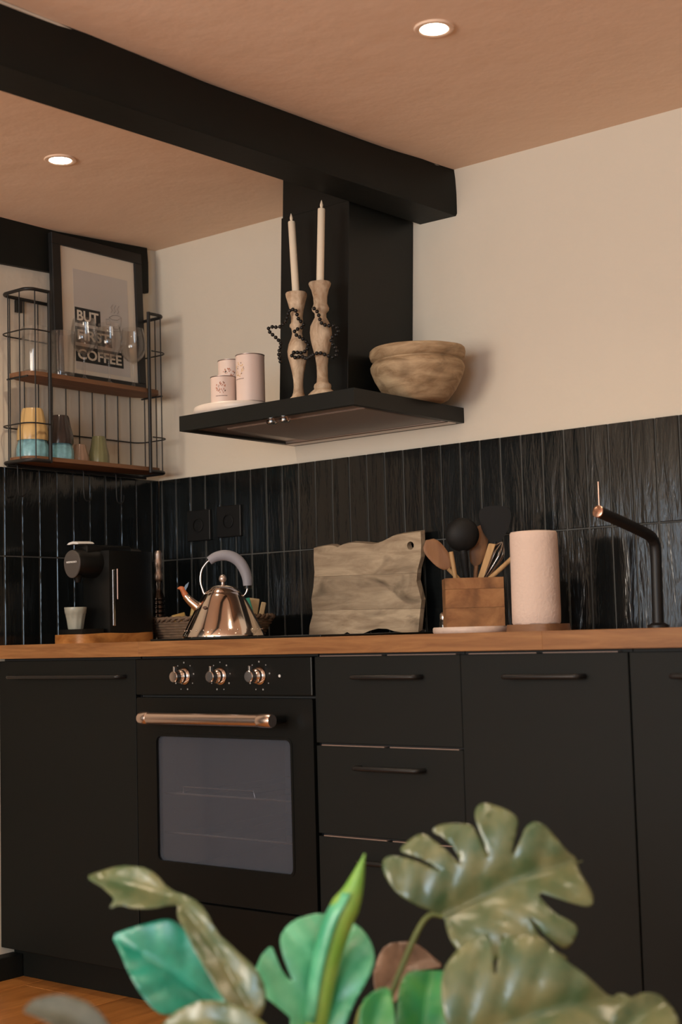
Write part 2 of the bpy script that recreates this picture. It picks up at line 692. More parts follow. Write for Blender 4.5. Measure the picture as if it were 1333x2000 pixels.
# --- splashback tiles: every tile its own piece over a grout bed
bm = new()
box(bm, .0, 3.35, .0022, WP, WT - .03, TZ - .002)
obj('grout', bm, 'grout', wall_back)
bm = new()
box(bm, -WP, -.0022, -.645, .0022, WT - .03, TZ - .002)
obj('grout', bm, 'grout', wall_left)


def tile_mesh(w, h):
    bm = new()
    box(bm, -w / 2, w / 2, -.0065, .0055, -h / 2, h / 2, .0013, 1)
    return bm


proto = {}


def tile(w, h, c, parent, side):
    key = (round(w, 4), round(h, 4))
    if key not in proto:
        o = obj('tile', tile_mesh(w, h), 'tile_glaze', parent)
        proto[key] = o.data
    else:
        o = bpy.data.objects.new('tile', proto[key])
        COL.objects.link(o)
        o.parent = parent
    o.location = c
    o.rotation_euler = (random.uniform(-.006, .006), random.uniform(-.002, .002), (PI / 2 if side else 0) + random.uniform(-.022, .022))


G = .0034
rows = ((WT - .028, TJ), (TJ, TZ))
for z0, z1 in rows:
    h = z1 - z0 - G
    zc = (z0 + z1) / 2
    tile(TX0 - G, h, (TX0 / 2 - .001, .0065, zc), wall_back, 0)
    k = 0
    while TX0 + (k + 1) * P < 3.36:
        tile(P - G, h, (TX0 + (k + .5) * P, +.0068 - random.random() * .0012, zc), wall_back, 0)
        k += 1
    for k in range(9):
        yc = -.6079 + (k + .5) * P
        tile(P - G, h, (-.0068 + random.random() * .0012, yc, zc), wall_left, 1)
    tile(.0079 * 4 - G, h, (-.0065, -.6079 - .0158, zc), wall_left, 1)
    tile(.0346 - G, h, (-.0065, -.0346 / 2 + .001, zc), wall_left, 1)

# --- black wall sockets
for i, (x, z, lab) in enumerate(((.183, 1.271, 'black double socket plate on the tiles, nearer the room corner'), (.312, 1.275, 'black double socket plate on the tiles, nearer the hob'))):
    t = thing('wall_socket', lab, 'socket', (x, -.0005, z))
    bm = new()
    box(bm, -.05, .05, -.009, .001, -.048, .048, .003, 2)
    obj('plate', bm, 'socket_black', t)
    bm = new()
    lathe(bm, [(0, .0), (.020, 0), (.0215, .0035), (.019, .004)], 24, (0, -.0085, 0), None, Matrix.Rotation(PI / 2, 3, 'X'))
    obj('insert', bm, 'socket_black', t, 40)
    for s in (-1, 1):
        bm = new()
        lathe(bm, [(.003, 0), (.003, .0012), (0, .0012)], 10, (s * .0095, -.0086, 0), None, Matrix.Rotation(PI / 2, 3, 'X'))
        obj('hole', bm, 'handle_black', t)

# --- recessed ceiling spotlights
SPOTS = [(1.668, -.786), (.4595, -.774), (2.9, -.8), (1.75, -2.3), (2.9, -2.3), (.46, -2.3)]


def downlight(x, y, lab):
    z = ceil_z(x, y)
    t = thing('ceiling_spotlight', lab, 'spotlight', (x, y, z), 0, 'recessed ceiling spotlights')
    bm = new()
    lathe(bm, [(.029, .012), (.0295, -.003), (.034, -.005), (.041, -.004), (.043, .001), (.043, .012)], 40)
    obj('rim', bm, 'ceiling_plaster', t, 40)
    bm = new()
    lathe(bm, [(0, -.0046), (.020, -.0044), (.0300, -.0030), (.0300, .004), (0, .004)], 32)
    obj('lens', bm, 'lamp_glow', t, 30)
    l = bpy.data.lights.new('spotlight_beam', 'SPOT')
    l.energy = 20
    l.color = (1, .80, .58)
    l.spot_size = math.radians(125)
    l.spot_blend = 1
    l.shadow_soft_size = .03
    lo = bpy.data.objects.new('spotlight_beam', l)
    COL.objects.link(lo)
    lo.parent = t
    lo.location = (0, 0, -.012)


for i, (x, y) in enumerate(SPOTS):
    downlight(x, y, ['lit recessed ceiling spotlight in front of the beam, over the drawer side', 'lit recessed ceiling spotlight between the beam and the picture wall'][i] if i < 2 else ['lit recessed ceiling spotlight above the tap end of the worktop', 'lit recessed ceiling spotlight over the monstera plant', 'lit recessed ceiling spotlight over the open floor, tap side of the plant', 'lit recessed ceiling spotlight near the dark door'][i - 2])

# ================================================================== KITCHEN UNITS
# --- worktop of oak staves
wt = thing('worktop', 'long oak worktop of glued staves over the black cabinets', 'worktop', (0, 0, 0))
YF = -.640
ROW = 14
for r in range(ROW):
    ya, yb = YF * r / ROW, YF * (r + 1) / ROW
    x = .0
    while x < 3.30:
        ln = random.uniform(.55, 1.25)
        x2 = min(3.30, x + ln)
        if 3.30 - x2 < .15:
            x2 = 3.30
        bm = new()
        box(bm, x, x2, yb, ya, .880, WT, .0006)
        obj('stave', bm, 'oak', wt)
        x = x2

FY = -.620           # face of the fronts


def handle(parent, x0, x1, z):
    bm = new()
    y = FY - .030
    pts = [(x0, FY + .002, z), (x0, y + .008, z), (x0 + .003, y + .002, z), (x0 + .010, y, z), (x1 - .010, y, z), (x1 - .003, y + .002, z), (x1, y + .008, z), (x1, FY + .002, z)]
    tube(bm, pts, .0052, 8)
    return obj('handle', bm, 'handle_black', parent, 50)


def front(name, parent, x0, x1, z0, z1):
    bm = new()
    box(bm, x0 + .0015, x1 - .0015, FY, FY + .018, z0, z1, .0012)
    return obj(name, bm, 'cabinet_black', parent)


def edge_strip(parent, x0, x1, z):
    xm = x0 + (x1 - x0) * .5
    for a, b in ((x0 + .012, xm - .008), (xm + .008, x1 - .008)):
        bm = new()
        box(bm, a, b, FY + .0015, FY + .0165, z - .001, z + .0016)
        o = obj('edge_strip', bm, 'cabinet_edge', parent)
        o['label'] = 'pale bare top edge'


def carcass(t, x0, x1):
    bm = new()
    box(bm, x0 + .001, x1 - .001, FY + .0195, -.02, .082, .8795)
    obj('body', bm, 'carcass', t)


ZT = .8730
# left cabinet
t = thing('base_cabinet', 'black base cabinet with a long bar handle between the wall and the oven', 'cabinet')
carcass(t, -.012, .552)
d = front('door', t, -.012, .552, .082, ZT)
handle(d, .060, .514, .829)
# oven housing comes below; drawers
t = thing('drawer_unit', 'narrow black unit of three stacked drawers beside the oven', 'drawer unit')
carcass(t, 1.156, 1.566)
for z0, z1, hz in ((.6755, ZT, .826), (.4705, .6695, .624), (.082, .4645, .418)):
    d = front('drawer', t, 1.156, 1.5673, z0, z1)
    handle(d, 1.286, 1.463, hz)
    edge_strip(d, 1.160, 1.562, z1)
# tall-door cabinet
t = thing('base_cabinet', 'plain black base cabinet with short top handle next to the drawers', 'cabinet')
carcass(t, 1.566, 1.966)
d = front('door', t, 1.5650, 1.966, .082, ZT)
handle(d, 1.688, 1.866, .826)
edge_strip(d, 1.575, 1.95, ZT)
t = thing('base_cabinet', 'black base cabinet below the black tap', 'cabinet')
carcass(t, 1.966, 2.566)
d = front('door', t, 1.966, 2.566, .082, ZT)
handle(d, 2.066, 2.466, .826)
t = thing('base_cabinet', 'last black base cabinet of the row, beyond the tap', 'cabinet')
carcass(t, 2.566, 3.166)
d = front('door', t, 2.566, 3.166, .082, ZT)
handle(d, 2.78, 2.96, .826)
# plinth
bm = new()
box(bm, -.012, 3.166, -.575, -.559, .0, .0825, .0015)
tag(obj('plinth', bm, 'cabinet_black'), 'black toe kick board set back under the cabinets on the wooden floor', 'plinth')


# --- oven
def rrect(x0, x1, z0, z1, r, n=6):
    pts = []
    for cx, cz, a0 in ((x1 - r, z1 - r, 0), (x0 + r, z1 - r, PI / 2), (x0 + r, z0 + r, PI), (x1 - r, z0 + r, 1.5 * PI)):
        for k in range(n + 1):
            a = a0 + PI / 2 * k / n
            pts.append((cx + r * math.cos(a), cz + r * math.sin(a)))
    return pts


def ring_plate(bm, outer, inner, y0, y1):
    L = []
    for y in (y0, y1):
        L.append(([bm.verts.new((p[0], y, p[1])) for p in outer], [bm.verts.new((p[0], y, p[1])) for p in inner]))
    n = len(outer)
    for k in range(n):
        j = (k + 1) % n
        for (o, i) in L:
            bm.faces.new((o[k], o[j], i[j], i[k]))
        bm.faces.new((L[0][0][k], L[1][0][k], L[1][0][j], L[0][0][j]))
        bm.faces.new((L[0][1][k], L[1][1][k], L[1][1][j], L[0][1][j]))


OX0, OX1 = .556, 1.152
ov = thing('built_in_oven', 'black built-in oven with three steel knobs and a copper-toned bar handle', 'oven')
bm = new()
# open-fronted cavity shell
for a in ((OX0, .625, -.60, -.10, .285, .775), (1.085, OX1, -.60, -.10, .285, .775), (.625, 1.085, -.60, -.10, .285, .345), (.625, 1.085, -.60, -.10, .70, .775), (.625, 1.085, -.13, -.10, .345, .70)):
    box(bm, *a)
obj('cavity', bm, 'cavity_enamel', ov)
bm = new()
box(bm, OX0, OX1, -.60, -.05, .776, .879)
obj('top_housing', bm, 'carcass', ov)
bm = new()
box(bm, OX0, OX1, -.624, -.600, .782, .874, .003, 2)
cp = obj('control_panel', bm, 'oven_enamel', ov)
RXm = Matrix.Rotation(PI / 2, 3, 'X')          # lathe axis z -> -y
for i, kx_ in enumerate((.733, .858, .987)):
    kz = .829
    bm = new()
    lathe(bm, [(0, 0), (.0205, 0), (.0215, .003), (.0195, .006), (.0165, .008), (.0165, .016), (.013, .019), (.0115, .024)], 28, (kx_, -.6235, kz), None, RXm)
    kn = obj('knob', bm, 'chrome', cp, 35)
    bm = new()
    lathe(bm, [(.0115, .022), (.0135, .024), (.0138, .038), (.0125, .0395), (0, .0398)], 24, (kx_, -.6235, kz), None, RXm)
    obj('cap', bm, 'chrome', kn, 35)
    bm = new()
    box(bm, kx_ - .0028, kx_ + .0028, -.661, -.650, kz + .008, kz + .0255, .0012)
    obj('pointer', bm, 'chrome', kn)
    for k in range(9 if i else 8):
        a = PI / 2 - (k - (1 if i != 1 else 0)) * 2 * PI / 9
        if k == 1 and i == 0:
            a = PI / 2
        bm = new()
        lathe(bm, [(0, 0), (.0016 + .0006 * (k % 2), 0), (.0016 + .0006 * (k % 2), .0004), (0, .0004)], 8, (kx_ + .034 * math.cos(a), -.6240, kz + .034 * math.sin(a)), None, RXm)
        obj('marking', bm, 'grey_print', cp)
bm = new()
lathe(bm, [(0, 0), (.0034, 0), (.0034, .0006), (0, .0006)], 12, (1.052, -.6240, .829), None, RXm)
obj('indicator_lamp', bm, 'white_print', cp)
bm = new()
outer, inner = rrect(OX0 + .002, OX1, .281, .7755, .006), rrect(.628, 1.083, .368, .681, .016)
ring_plate(bm, outer, inner, -.624, -.602)
od = obj('oven_door', bm, 'oven_enamel', ov, 30)
bm = new()
ring_plate(bm, rrect(.624, 1.087, .364, .685, .018), rrect(.630, 1.081, .370, .679, .014), -.6255, -.620)
obj('window_trim', bm, 'oven_enamel', od, 30)
bm = new()
prism(bm, rrect(.627, 1.084, .367, .682, .015), lambda p: Vector((p[0], -.6165, p[1])), lambda p: Vector((p[0], -.6125, p[1])))
obj('oven_window', bm, 'oven_glass', od)
bm = new()
tube(bm, [(.660, -.682, .7275), (1.040, -.682, .7275)], .0145, 20)
hd = obj('handle_bar', bm, 'rose_steel', od, 40)
for a, b in ((.634, .664), (1.036, 1.078)):
    bm = new()
    tube(bm, [(a, -.682, .7275), (a + .004, -.682, .7275), (b - .004, -.682, .7275), (b, -.682, .7275)], [.0145, .0162, .0162, .0148], 20)
    obj('end_cap', bm, 'rose_steel', hd, 30)
    bm = new()
    m_ = (a + b) / 2
    tube(bm, [(m_ + .004, -.622, .7275), (m_ + .004, -.674, .7275)], .0095, 12)
    obj('bracket', bm, 'oven_enamel', hd, 40)
for z, back in ((.535, True), (.437, False)):
    bm = new()
    for k in range(5):
        x = .66 + k * .1
        tube(bm, [(x, -.585, z), (x, -.16, z)], .0010, 5)
    for y, r_ in ((-.602, .0030), (-.158, .002)):
        tube(bm, [(.636, y, z), (1.074, y, z)], r_, 6)
    if back:
        tube(bm, [(.70, -.602, z), (.702, -.602, z + .018), (.94, -.602, z + .018), (.945, -.602, z)], .0018, 6)
    obj('oven_rack', bm, 'chrome', ov, 40)
bm = new()
for k, z in enumerate((.63, .617, .595, .583, .548, .497, .486, .460)):
    lathe(bm, [(0, -.0022), (.0022, 0), (0, .0022)], 6, (.664, -.598, z))
obj('rail_rivets', bm, 'chrome', ov)
bm = new()
box(bm, OX0, OX1, -.622, -.602, .084, .2755, .0015)
obj('lower_panel', bm, 'oven_enamel', ov)
bm = new()
box(bm, OX0, OX1, -.601, -.05, .083, .284)
obj('base_housing', bm, 'carcass', ov)

# --- hob
hob = thing('hob', 'thin black glass hob let into the oak worktop under the hood', 'hob', (.855, -.325, WT))
bm = new()
box(bm, -.29, .29, -.255, .255, -.0005, .0055, .002, 2)
obj('glass_plate', bm, 'oven_enamel', hob)
for x, y, r in ((-.15, -.12, .09), (-.15, .12, .07), (.14, -.12, .07), (.14, .12, .09)):
    bm = new()
    lathe(bm, [(r, .0054), (r, .0058), (r - .002, .0058), (r - .002, .0054)], 48, (x, y, 0))
    obj('cooking_zone', bm, 'grey_print', hob)

# ================================================================== HOOD
HX0, HX1, HY, HZ0, HZ1 = .565, 1.170, -.460, 1.480, 1.521
hood = thing('range_hood', 'black pyramid-free box hood with square chimney and steel filter', 'hood')
hood['label'] = 'black extractor hood with flat canopy and square chimney below the beam'
bm = new()
box(bm, HX0, HX1, HY, WP, HZ1 - .012, HZ1)
T = .018
box(bm, HX0, HX1, HY, HY + T, HZ0, HZ1 - .012)
box(bm, HX0, HX0 + T, HY + T, -.004, HZ0, HZ1 - .012)
box(bm, HX1 - T, HX1, HY + T, -.004, HZ0, HZ1 - .012)
box(bm, HX0, HX1, -.004, WP, HZ0, HZ1 - .012)
obj('canopy', bm, 'hood_black', hood)


def leaning_box(bm, z0, z1, g):
    def sx(z):
        return (z - 1.575) * .044
    vs = []
    for z in (z0, z1):
        s = sx(z)
        vs.append([bm.verts.new(p) for p in ((.762 + s + g, -.272 + g, z), (1.001 + s - g, -.272 + g, z), (1.001 + s - g, WP, z), (.762 + s + g, WP, z))])
    a, b = vs
    bm.faces.new(a)
    bm.faces.new(b)
    for k in range(4):
        bm.faces.new((a[k], a[(k + 1) % 4], b[(k + 1) % 4], b[k]))
    bmesh.ops.bevel(bm, geom=list(bm.edges), offset=.0012, segments=1, affect='EDGES')


bm = new()
leaning_box(bm, HZ1 - .001, 2.062, 0)
obj('chimney', bm, 'hood_black', hood)
bm = new()
leaning_box(bm, 2.055, CEIL, .0025)
obj('chimney_sleeve', bm, 'hood_black', hood)
bm = new()
box(bm, HX0 + T, HX1 - T, HY + T, -.004, 1.487, 1.492)
pan = obj('underside_panel', bm, 'dull_steel', hood)
bm = new()
box(bm, .66, 1.135, -.375, -.045, 1.4825, 1.488, .002)
obj('filter', bm, 'filter_steel', hood)
bm = new()
box(bm, HX0 + .012, HX1 - .012, -.046, -.004, 1.4785, 1.489, .002)
obj('rear_rail', bm, 'dull_steel', hood)
for x in (.858, .902):  # two unlit chrome control knobs behind the front lip
    bm = new()
    lathe(bm, [(0, 1.472), (.013, 1.472), (.0155, 1.474), (.0155, 1.481), (.0125, 1.483), (.0125, 1.4885)], 20, (x, -.412, 0))
    obj('hood_knob', bm, 'chrome', hood, 35)


# ================================================================== THINGS ON THE HOOD
HT = HZ1
# --- marble tray and tins
bm = new()
lathe(bm, [(0, .003), (.93, .003), (.98, .008), (1.0, .016), (.99, .024), (.96, .027), (0, .027)], 40)
for v in bm.verts:
    v.co = Vector((.676 + v.co.x * .115, -.374 + v.co.y * .084, HT - .003 + v.co.z))
tag(obj('marble_tray', bm, 'marble', None, 40), 'pale oval marble tray under the tins on the hood', 'tray')
TT = HT + .024


def tin(x, y, r, h, lab, mat_print, ang, cz, pr):
    t = thing('storage_tin', lab, 'tin', (x, y, TT), 0, 'printed tins on the marble tray')
    bm = new()
    lathe(bm, [(0, 0), (r - .001, 0), (r, .001), (r, h - .010), (r - .0005, h - .010)], 36)
    body = obj('tin_body', bm, 'tin_cream', t, 40)
    bm = new()
    lathe(bm, [(r - .0005, h - .010), (r + .0002, h - .0100), (r + .0002, h - .003), (r, h - .001)], 36)
    ld = obj('lid', bm, 'tin_cream', t, 40)
    bm = new()
    lathe(bm, [(r + .0003, h - .0025), (r + .0010, h - .0015), (r + .0010, h), (r - .002, h + .0004), (0, h - .001)], 36)
    obj('lid_rim', bm, 'tin_lid', ld, 40)
    rnd = random.Random(int(h * 1e4))
    bm, bm2 = new(), new()
    for k in range(46):
        rad = pr * (.25 + .75 * math.sqrt(rnd.random()))
        th = rnd.random() * 2 * PI
        a = ang + rad * math.cos(th) / r
        z = cz + rad * math.sin(th)
        s = rnd.uniform(.0010, .0020)
        n = Vector((math.cos(a), math.sin(a), 0))
        tq = Vector((-math.sin(a), math.cos(a), 0))
        c = n * (r + .0002) + Vector((0, 0, z))
        vs = [(bm2 if k % 7 == 0 else bm).verts.new(c + tq * s * math.cos(w) + Vector((0, 0, s * 1.3 * math.sin(w)))) for w in (0, PI / 2, PI, 1.5 * PI)]
        (bm2 if k % 7 == 0 else bm).faces.new(vs)
    fl = obj('flower_print', bm, mat_print, body)
    obj('flower_print_dark', bm2, 'print_dark', body)
    bm = new()
    for k in range(9):
        a = ang + (k - 4) * .0036 / r
        n = Vector((math.cos(a), math.sin(a), 0))
        tq = Vector((-math.sin(a), math.cos(a), 0))
        c = n * (r + .0002) + Vector((0, 0, cz - pr - .007))
        bm.faces.new([bm.verts.new(c + tq * sx * .0011 + Vector((0, 0, sz * .0011))) for sx, sz in ((-1, -1), (1, -1), (1, 1), (-1, 1))])
    obj('caption_print', bm, 'print_dark', body)


tin(.7535, -.378, .0385, .126, 'tall cream tin with a yellow flower print on the marble tray', 'print_gold', math.radians(-98), .085, .019)
tin(.6860, -.412, .0340, .072, 'short cream tin with a red flower print on the marble tray', 'print_red', math.radians(-56), .040, .0155)
tin(.6515, -.3455, .0345, .130, 'cream tin with a pale red flower, behind the short tin', 'print_red', math.radians(-56), .088, .018)

# --- candlesticks and candles
cs1 = [(0, .0), (.036, 0), (.0375, .004), (.034, .010), (.026, .017), (.0175, .024), (.014, .034), (.0125, .05), (.0128, .066), (.0155, .085), (.0205, .108), (.0255, .128), (.0265, .143), (.0225, .162), (.0155, .178), (.0130, .190), (.0150, .204), (.0195, .209), (.0195, .214), (.0158, .219), (.0155, .235), (.0180, .252), (.0230, .272), (.0275, .288), (.0282, .296), (.0265, .299), (.0115, .299), (.0105, .280), (0, .280)]
cs2 = [(0, 0), (.041, 0), (.042, .006), (.038, .014), (.031, .022), (.0215, .030), (.0228, .037), (.0215, .042), (.0155, .047), (.0140, .062), (.0142, .090), (.0170, .112), (.0220, .134), (.0272, .158), (.0285, .178), (.0265, .195), (.0195, .209), (.0150, .217), (.0150, .228), (.0215, .235), (.0225, .241), (.0200, .246), (.0175, .252), (.0182, .270), (.0225, .289), (.0272, .299), (.0290, .305), (.0270, .309), (.0115, .309), (.0105, .290), (0, .290)]


def wobble(seed):
    r = random.Random(seed)
    ph = [r.random() * 6.3 for _ in range(3)]
    return lambda a, i: 1 + .022 * math.sin(3 * a + ph[0] + i * .5) + .015 * math.sin(5 * a + ph[1] - i * .3)


STICKS = ((.902, -.355, cs1, 'shorter turned wooden candlestick on the hood, nearer the tins', 'white taper candle in the shorter wooden candlestick', .281, 2.0145, -.010),
          (.992, -.365, cs2, 'taller turned wooden candlestick on the hood, nearer the bowl', 'white taper candle in the taller wooden candlestick', .291, 2.024, .012))
for i, (x, y, pr, l1, l2, seat, ztop, lean) in enumerate(STICKS):
    bm = new()
    lathe(bm, pr, 36, (0, 0, 0), wobble(i + 3))
    o = tag(obj('candlestick', bm, 'candlestick_wood', None, 50), l1, 'candlestick', 'turned candlesticks on the hood')
    o.location = (x, y, HT)
    z0 = HT + seat
    h = ztop - z0
    t = thing('taper_candle', l2, 'candle', (x, y, z0), 0, 'taper candles on the hood')
    t.rotation_euler = (0, math.atan2(lean, h), 0)
    bm = new()
    lathe(bm, [(0, 0), (.0095, 0), (.0098, .01), (.0096, h - .004), (.0088, h - .001), (.005, h - .002), (0, h - .003)], 24)
    obj('wax_body', bm, 'wax', t, 40)
    bm = new()
    lathe(bm, [(.0022, h - .004), (.0026, h), (.0040, h + .005), (.0042, h + .009), (.0026, h + .015), (.0008, h + .021), (0, h + .022)], 14)
    obj('flame_tip', bm, 'wax', t, 60)

# --- black bead garland
BEADS = [(0.871, -0.389, 1.637), (0.869, -0.392, 1.659), (0.875, -0.39, 1.683), (0.867, -0.399, 1.699), (0.856, -0.409, 1.713), (0.853, -0.413, 1.723), (0.862, -0.406, 1.728), (0.876, -0.395, 1.727), (0.892, -0.386, 1.743), (0.907, -0.389, 1.765), (0.925, -0.387, 1.765), (0.929, -0.38, 1.743), (0.939, -0.37, 1.724), (0.921, -0.384, 1.713), (0.921, -0.383, 1.702), (0.934, -0.37, 1.69), (0.944, -0.361, 1.676), (0.939, -0.363, 1.661), (0.928, -0.372, 1.654), (0.914, -0.383, 1.656), (0.909, -0.387, 1.648), (0.916, -0.38, 1.642), (0.929, -0.37, 1.644), (0.951, -0.375, 1.636), (0.993, -0.4, 1.636), (1.006, -0.39, 1.64), (1.021, -0.377, 1.633), (1.035, -0.365, 1.628), (1.04, -0.363, 1.646), (1.033, -0.37, 1.662), (1.032, -0.372, 1.677), (1.046, -0.363, 1.69), (1.042, -0.368, 1.707), (1.027, -0.381, 1.709), (1.015, -0.391, 1.717), (1.01, -0.398, 1.743), (1.001, -0.407, 1.757)]
path = spline([Vector(p) for p in BEADS], 14)
for p in path:
    for x_, y_, prof_, *rest_ in STICKS:
        h_ = p.z - HT
        rr_ = max((r for r, z in prof_ if abs(z - h_) < .010), default=0) * 1.01 + .0046
        d_ = Vector((p.x - x_, p.y - y_))
        if d_.length < rr_:
            d_ = d_.normalized() * rr_
            p.x, p.y = x_ + d_.x, y_ + d_.y
bm = new()
last = None
for p in path:
    if last is None or (p - last).length >= .0095:
        bmesh.ops.create_icosphere(bm, subdivisions=2, radius=.0051, matrix=Matrix.Translation(p))
        last = p
g = tag(obj('bead_garland', bm, 'bead_black', None, 60), 'strand of small black beads looped round both wooden candlesticks', 'garland')
bm = new()
tube(bm, path, .0009, 5)
obj('string', bm, 'bead_black', g, 60)

# --- wooden bowl
bm = new()
prof = [(0, .0), (.066, .0), (.078, .006), (.098, .030), (.114, .058), (.1225, .082), (.1235, .094), (.1185, .103), (.1130, .106), (.1130, .109), (.1215, .114), (.1250, .126), (.1245, .137), (.1225, .140), (.113, .141), (.108, .136), (.107, .100), (.09, .05), (.05, .02), (0, .018)]


def hewn(a, i):
    return 1 + .010 * math.sin(4 * a + .6 * i) + .012 * abs(math.sin(3.5 * a + 1)) + .006 * math.sin(9 * a + i)


lathe(bm, prof, 56, (0, 0, 0), hewn)
o = tag(obj('wooden_bowl', bm, 'bowl_wood', None, 45), 'rough hewn wooden bowl with a grooved rim on the hood', 'bowl')
o.location = (1.1405, -.150, HT)

# ================================================================== WIRE SHELF ON THE LEFT WALL
RD, YL, YR, RZB, RZT = .120, -.612, -.077, 1.436, 1.927
rk = thing('wire_shelf', 'black wire wall shelf with two wooden boards and rounded ends', 'shelf', (0, 0, 0))


def plan(z, yl_in=.076, yr_in=.0700, rr=.028, xb=-.004):
    """U-shaped line seen from above: post, end, wall side, end, post"""
    pts = [(RD, YL + yl_in)]

    def arc(cx, cy, a0, a1):
        for k in range(7):
            a = a0 + (a1 - a0) * k / 6
            pts.append((cx + rr * math.cos(a), cy + rr * math.sin(a)))
    arc(RD - rr, YL + rr, 0, -PI / 2)
    arc(xb + rr, YL + rr, -PI / 2, -PI)
    arc(xb + rr, YR - rr, PI, PI / 2)
    arc(RD - rr, YR - rr, PI / 2, 0)
    pts.append((RD, YR - yr_in))
    return [Vector((x, y, z)) for x, y in pts]


for z, r, nm in ((RZB, .0058, 'bottom_ring'), (RZT, .0052, 'top_ring'), (1.5415, .0021, 'hoop'), (1.8095, .0021, 'hoop')):
    bm = new()
    p = plan(z)
    if nm == 'hoop':
        p = plan(z, rr=.032)
        p = [Vector((q.x + (.006 if q.x > .08 else -.004), q.y + (-.005 if q.y < -.4 else .006), q.z)) for q in p]
    tube(bm, p, r, 8)
    obj(nm, bm, 'black_metal', rk, 60)
for y in (YL + .076, YR - .0700):
    bm = new()
    tube(bm, [(RD, y, RZB - .004), (RD, y, RZT + .004)], .0056, 10)
    obj('post', bm, 'black_metal', rk, 60)
bm = new()
p = plan(0)
# cumulative length, then one upright wire every 6 cm
cum = [0]
for a, b in zip(p, p[1:]):
    cum.append(cum[-1] + (b - a).length)
nW = 17
wires = []
for k in range(1, nW):
    s = cum[-1] * k / nW
    for i in range(len(p) - 1):
        if cum[i] <= s <= cum[i + 1]:
            f = (s - cum[i]) / max(1e-9, cum[i + 1] - cum[i])
            wires.append(p[i].lerp(p[i + 1], f))
            break
bm.free()
for w in wires:
    bm = new()
    tube(bm, [(w.x, w.y, RZB), (w.x, w.y, RZT)], .0019, 6)
    obj('upright_wire', bm, 'black_metal', rk, 60)
for zt, th in ((1.4500, .012), (1.6930, .013)):
    bm = new()
    out = smooth_closed([(.000, YL + .004), (.08, YL + .003), (.112, YL + .02), (.1155, YL + .06), (.1155, YR - .06), (.112, YR - .02), (.08, YR - .003), (.000, YR - .004)], 2)
    prism(bm, out, lambda q: Vector((q[0], q[1], zt - th)), lambda q: Vector((q[0], q[1], zt)))
    b = obj('shelf_board', bm, 'shelf_wood', rk)
    if zt > 1.6:
        for y in (YL + .006, YR - .006):
            bm = new()
            tube(bm, [(.016, y, zt - th - .0025), (.108, y, zt - th - .003)], .0028, 6)
            obj('support_wire', bm, 'black_metal', rk, 60)
for y in (-.545, -.165):
    bm = new()
    box(bm, -.0135, -.002, y - .010, y + .010, 1.887, 1.923)
    obj('mount_tab', bm, 'black_metal', rk)
bm = new()
RLX, RLZ = .022, RZB - .0088
tube(bm, [(RLX, YL - .001, RLZ), (RLX, YR + .001, RLZ)], .0036, 8)
obj('hook_rail', bm, 'black_metal', rk, 60)
for y in (-.580, -.335, -.205):
    bm = new()
    pts = [(RLX + .0053 * math.cos(a), y, RLZ + .0053 * math.sin(a)) for a in [math.radians(d) for d in (205, 160, 115, 70, 25, 0)]] + [(RLX + .0056, y, RZB - .030), (RLX + .0056, y, RZB - .060), (RLX + .0056, y + .003, RZB - .086), (RLX + .0066, y + .014, RZB - .094), (RLX + .0076, y + .026, RZB - .086), (RLX + .0076, y + .029, RZB - .068)]
    tube(bm, spline(pts, 5), .0019, 6)
    tag(obj('rail_hook', bm, 'black_metal', None, 60), {-.580: 'thin metal S hook at the open end of the shelf rail, away from the corner', -.335: 'thin metal S hook halfway along the rail, above the coffee machine', -.205: 'thin metal S hook nearest the room corner under the wire shelf'}[y], 'hook', 'hooks under the wire shelf')

# --- crockery on the lower board
LZ, UZ = 1.4500, 1.6930


def inverted_cup(mat, x, y, z, r0, r1, h, lab, ribs=12, amp=.055):
    """open end down: r0 at the rim (bottom), r1 at the foot (top)"""
    bm = new()
    w = .003
    prof = [(r0 - w, .0), (r0, .0), (r0 * 1.0, .004), (r0 * .985, h * .30), (r1 + (r0 - r1) * .42, h * .62), (r1 * 1.04, h * .93), (r1 * .96, h), (r1 * .80, h), (r1 * .76, h - .003), (0, h - .003)]
    inn = [(0, h - .008), (r1 - w, h - .010), (r1 + (r0 - r1) * .42 - w, h * .6), (r0 - w, 0)]
    lathe(bm, inn[:3] + prof, 48, (0, 0, 0), lambda a, i: 1 + (amp * (abs(math.sin(ribs * a / 2)) - .5) if 5 <= i <= 8 else 0))
    o = tag(obj('ceramic_cup', bm, mat, None, 50), lab, 'cup', 'upturned cups on the lower wire shelf')
    o.location = (x, y, z)
    return o


inverted_cup('glaze_blue', .070, -.560, LZ, .0450, .030, .094, 'blue glazed cup upside down under the tan cup')
inverted_cup('glaze_tan', .070, -.560, LZ + .0485, .0435, .029, .092, 'tan cup upside down, stacked on a blue cup')
inverted_cup('glaze_blue', .072, -.462, LZ, .0400, .026, .086, 'blue glazed cup upside down under the dark cup')
inverted_cup('glaze_dark', .072, -.462, LZ + .046, .0390, .026, .084, 'dark brown cup upside down, stacked on a blue cup')
inverted_cup('glaze_brown', .072, -.386, LZ, .0270, .0165, .052, 'smallest brown ribbed cup upside down between the others')
inverted_cup('glaze_green', .076, -.316, LZ, .0305, .0195, .082, 'small olive green ribbed cup upside down')


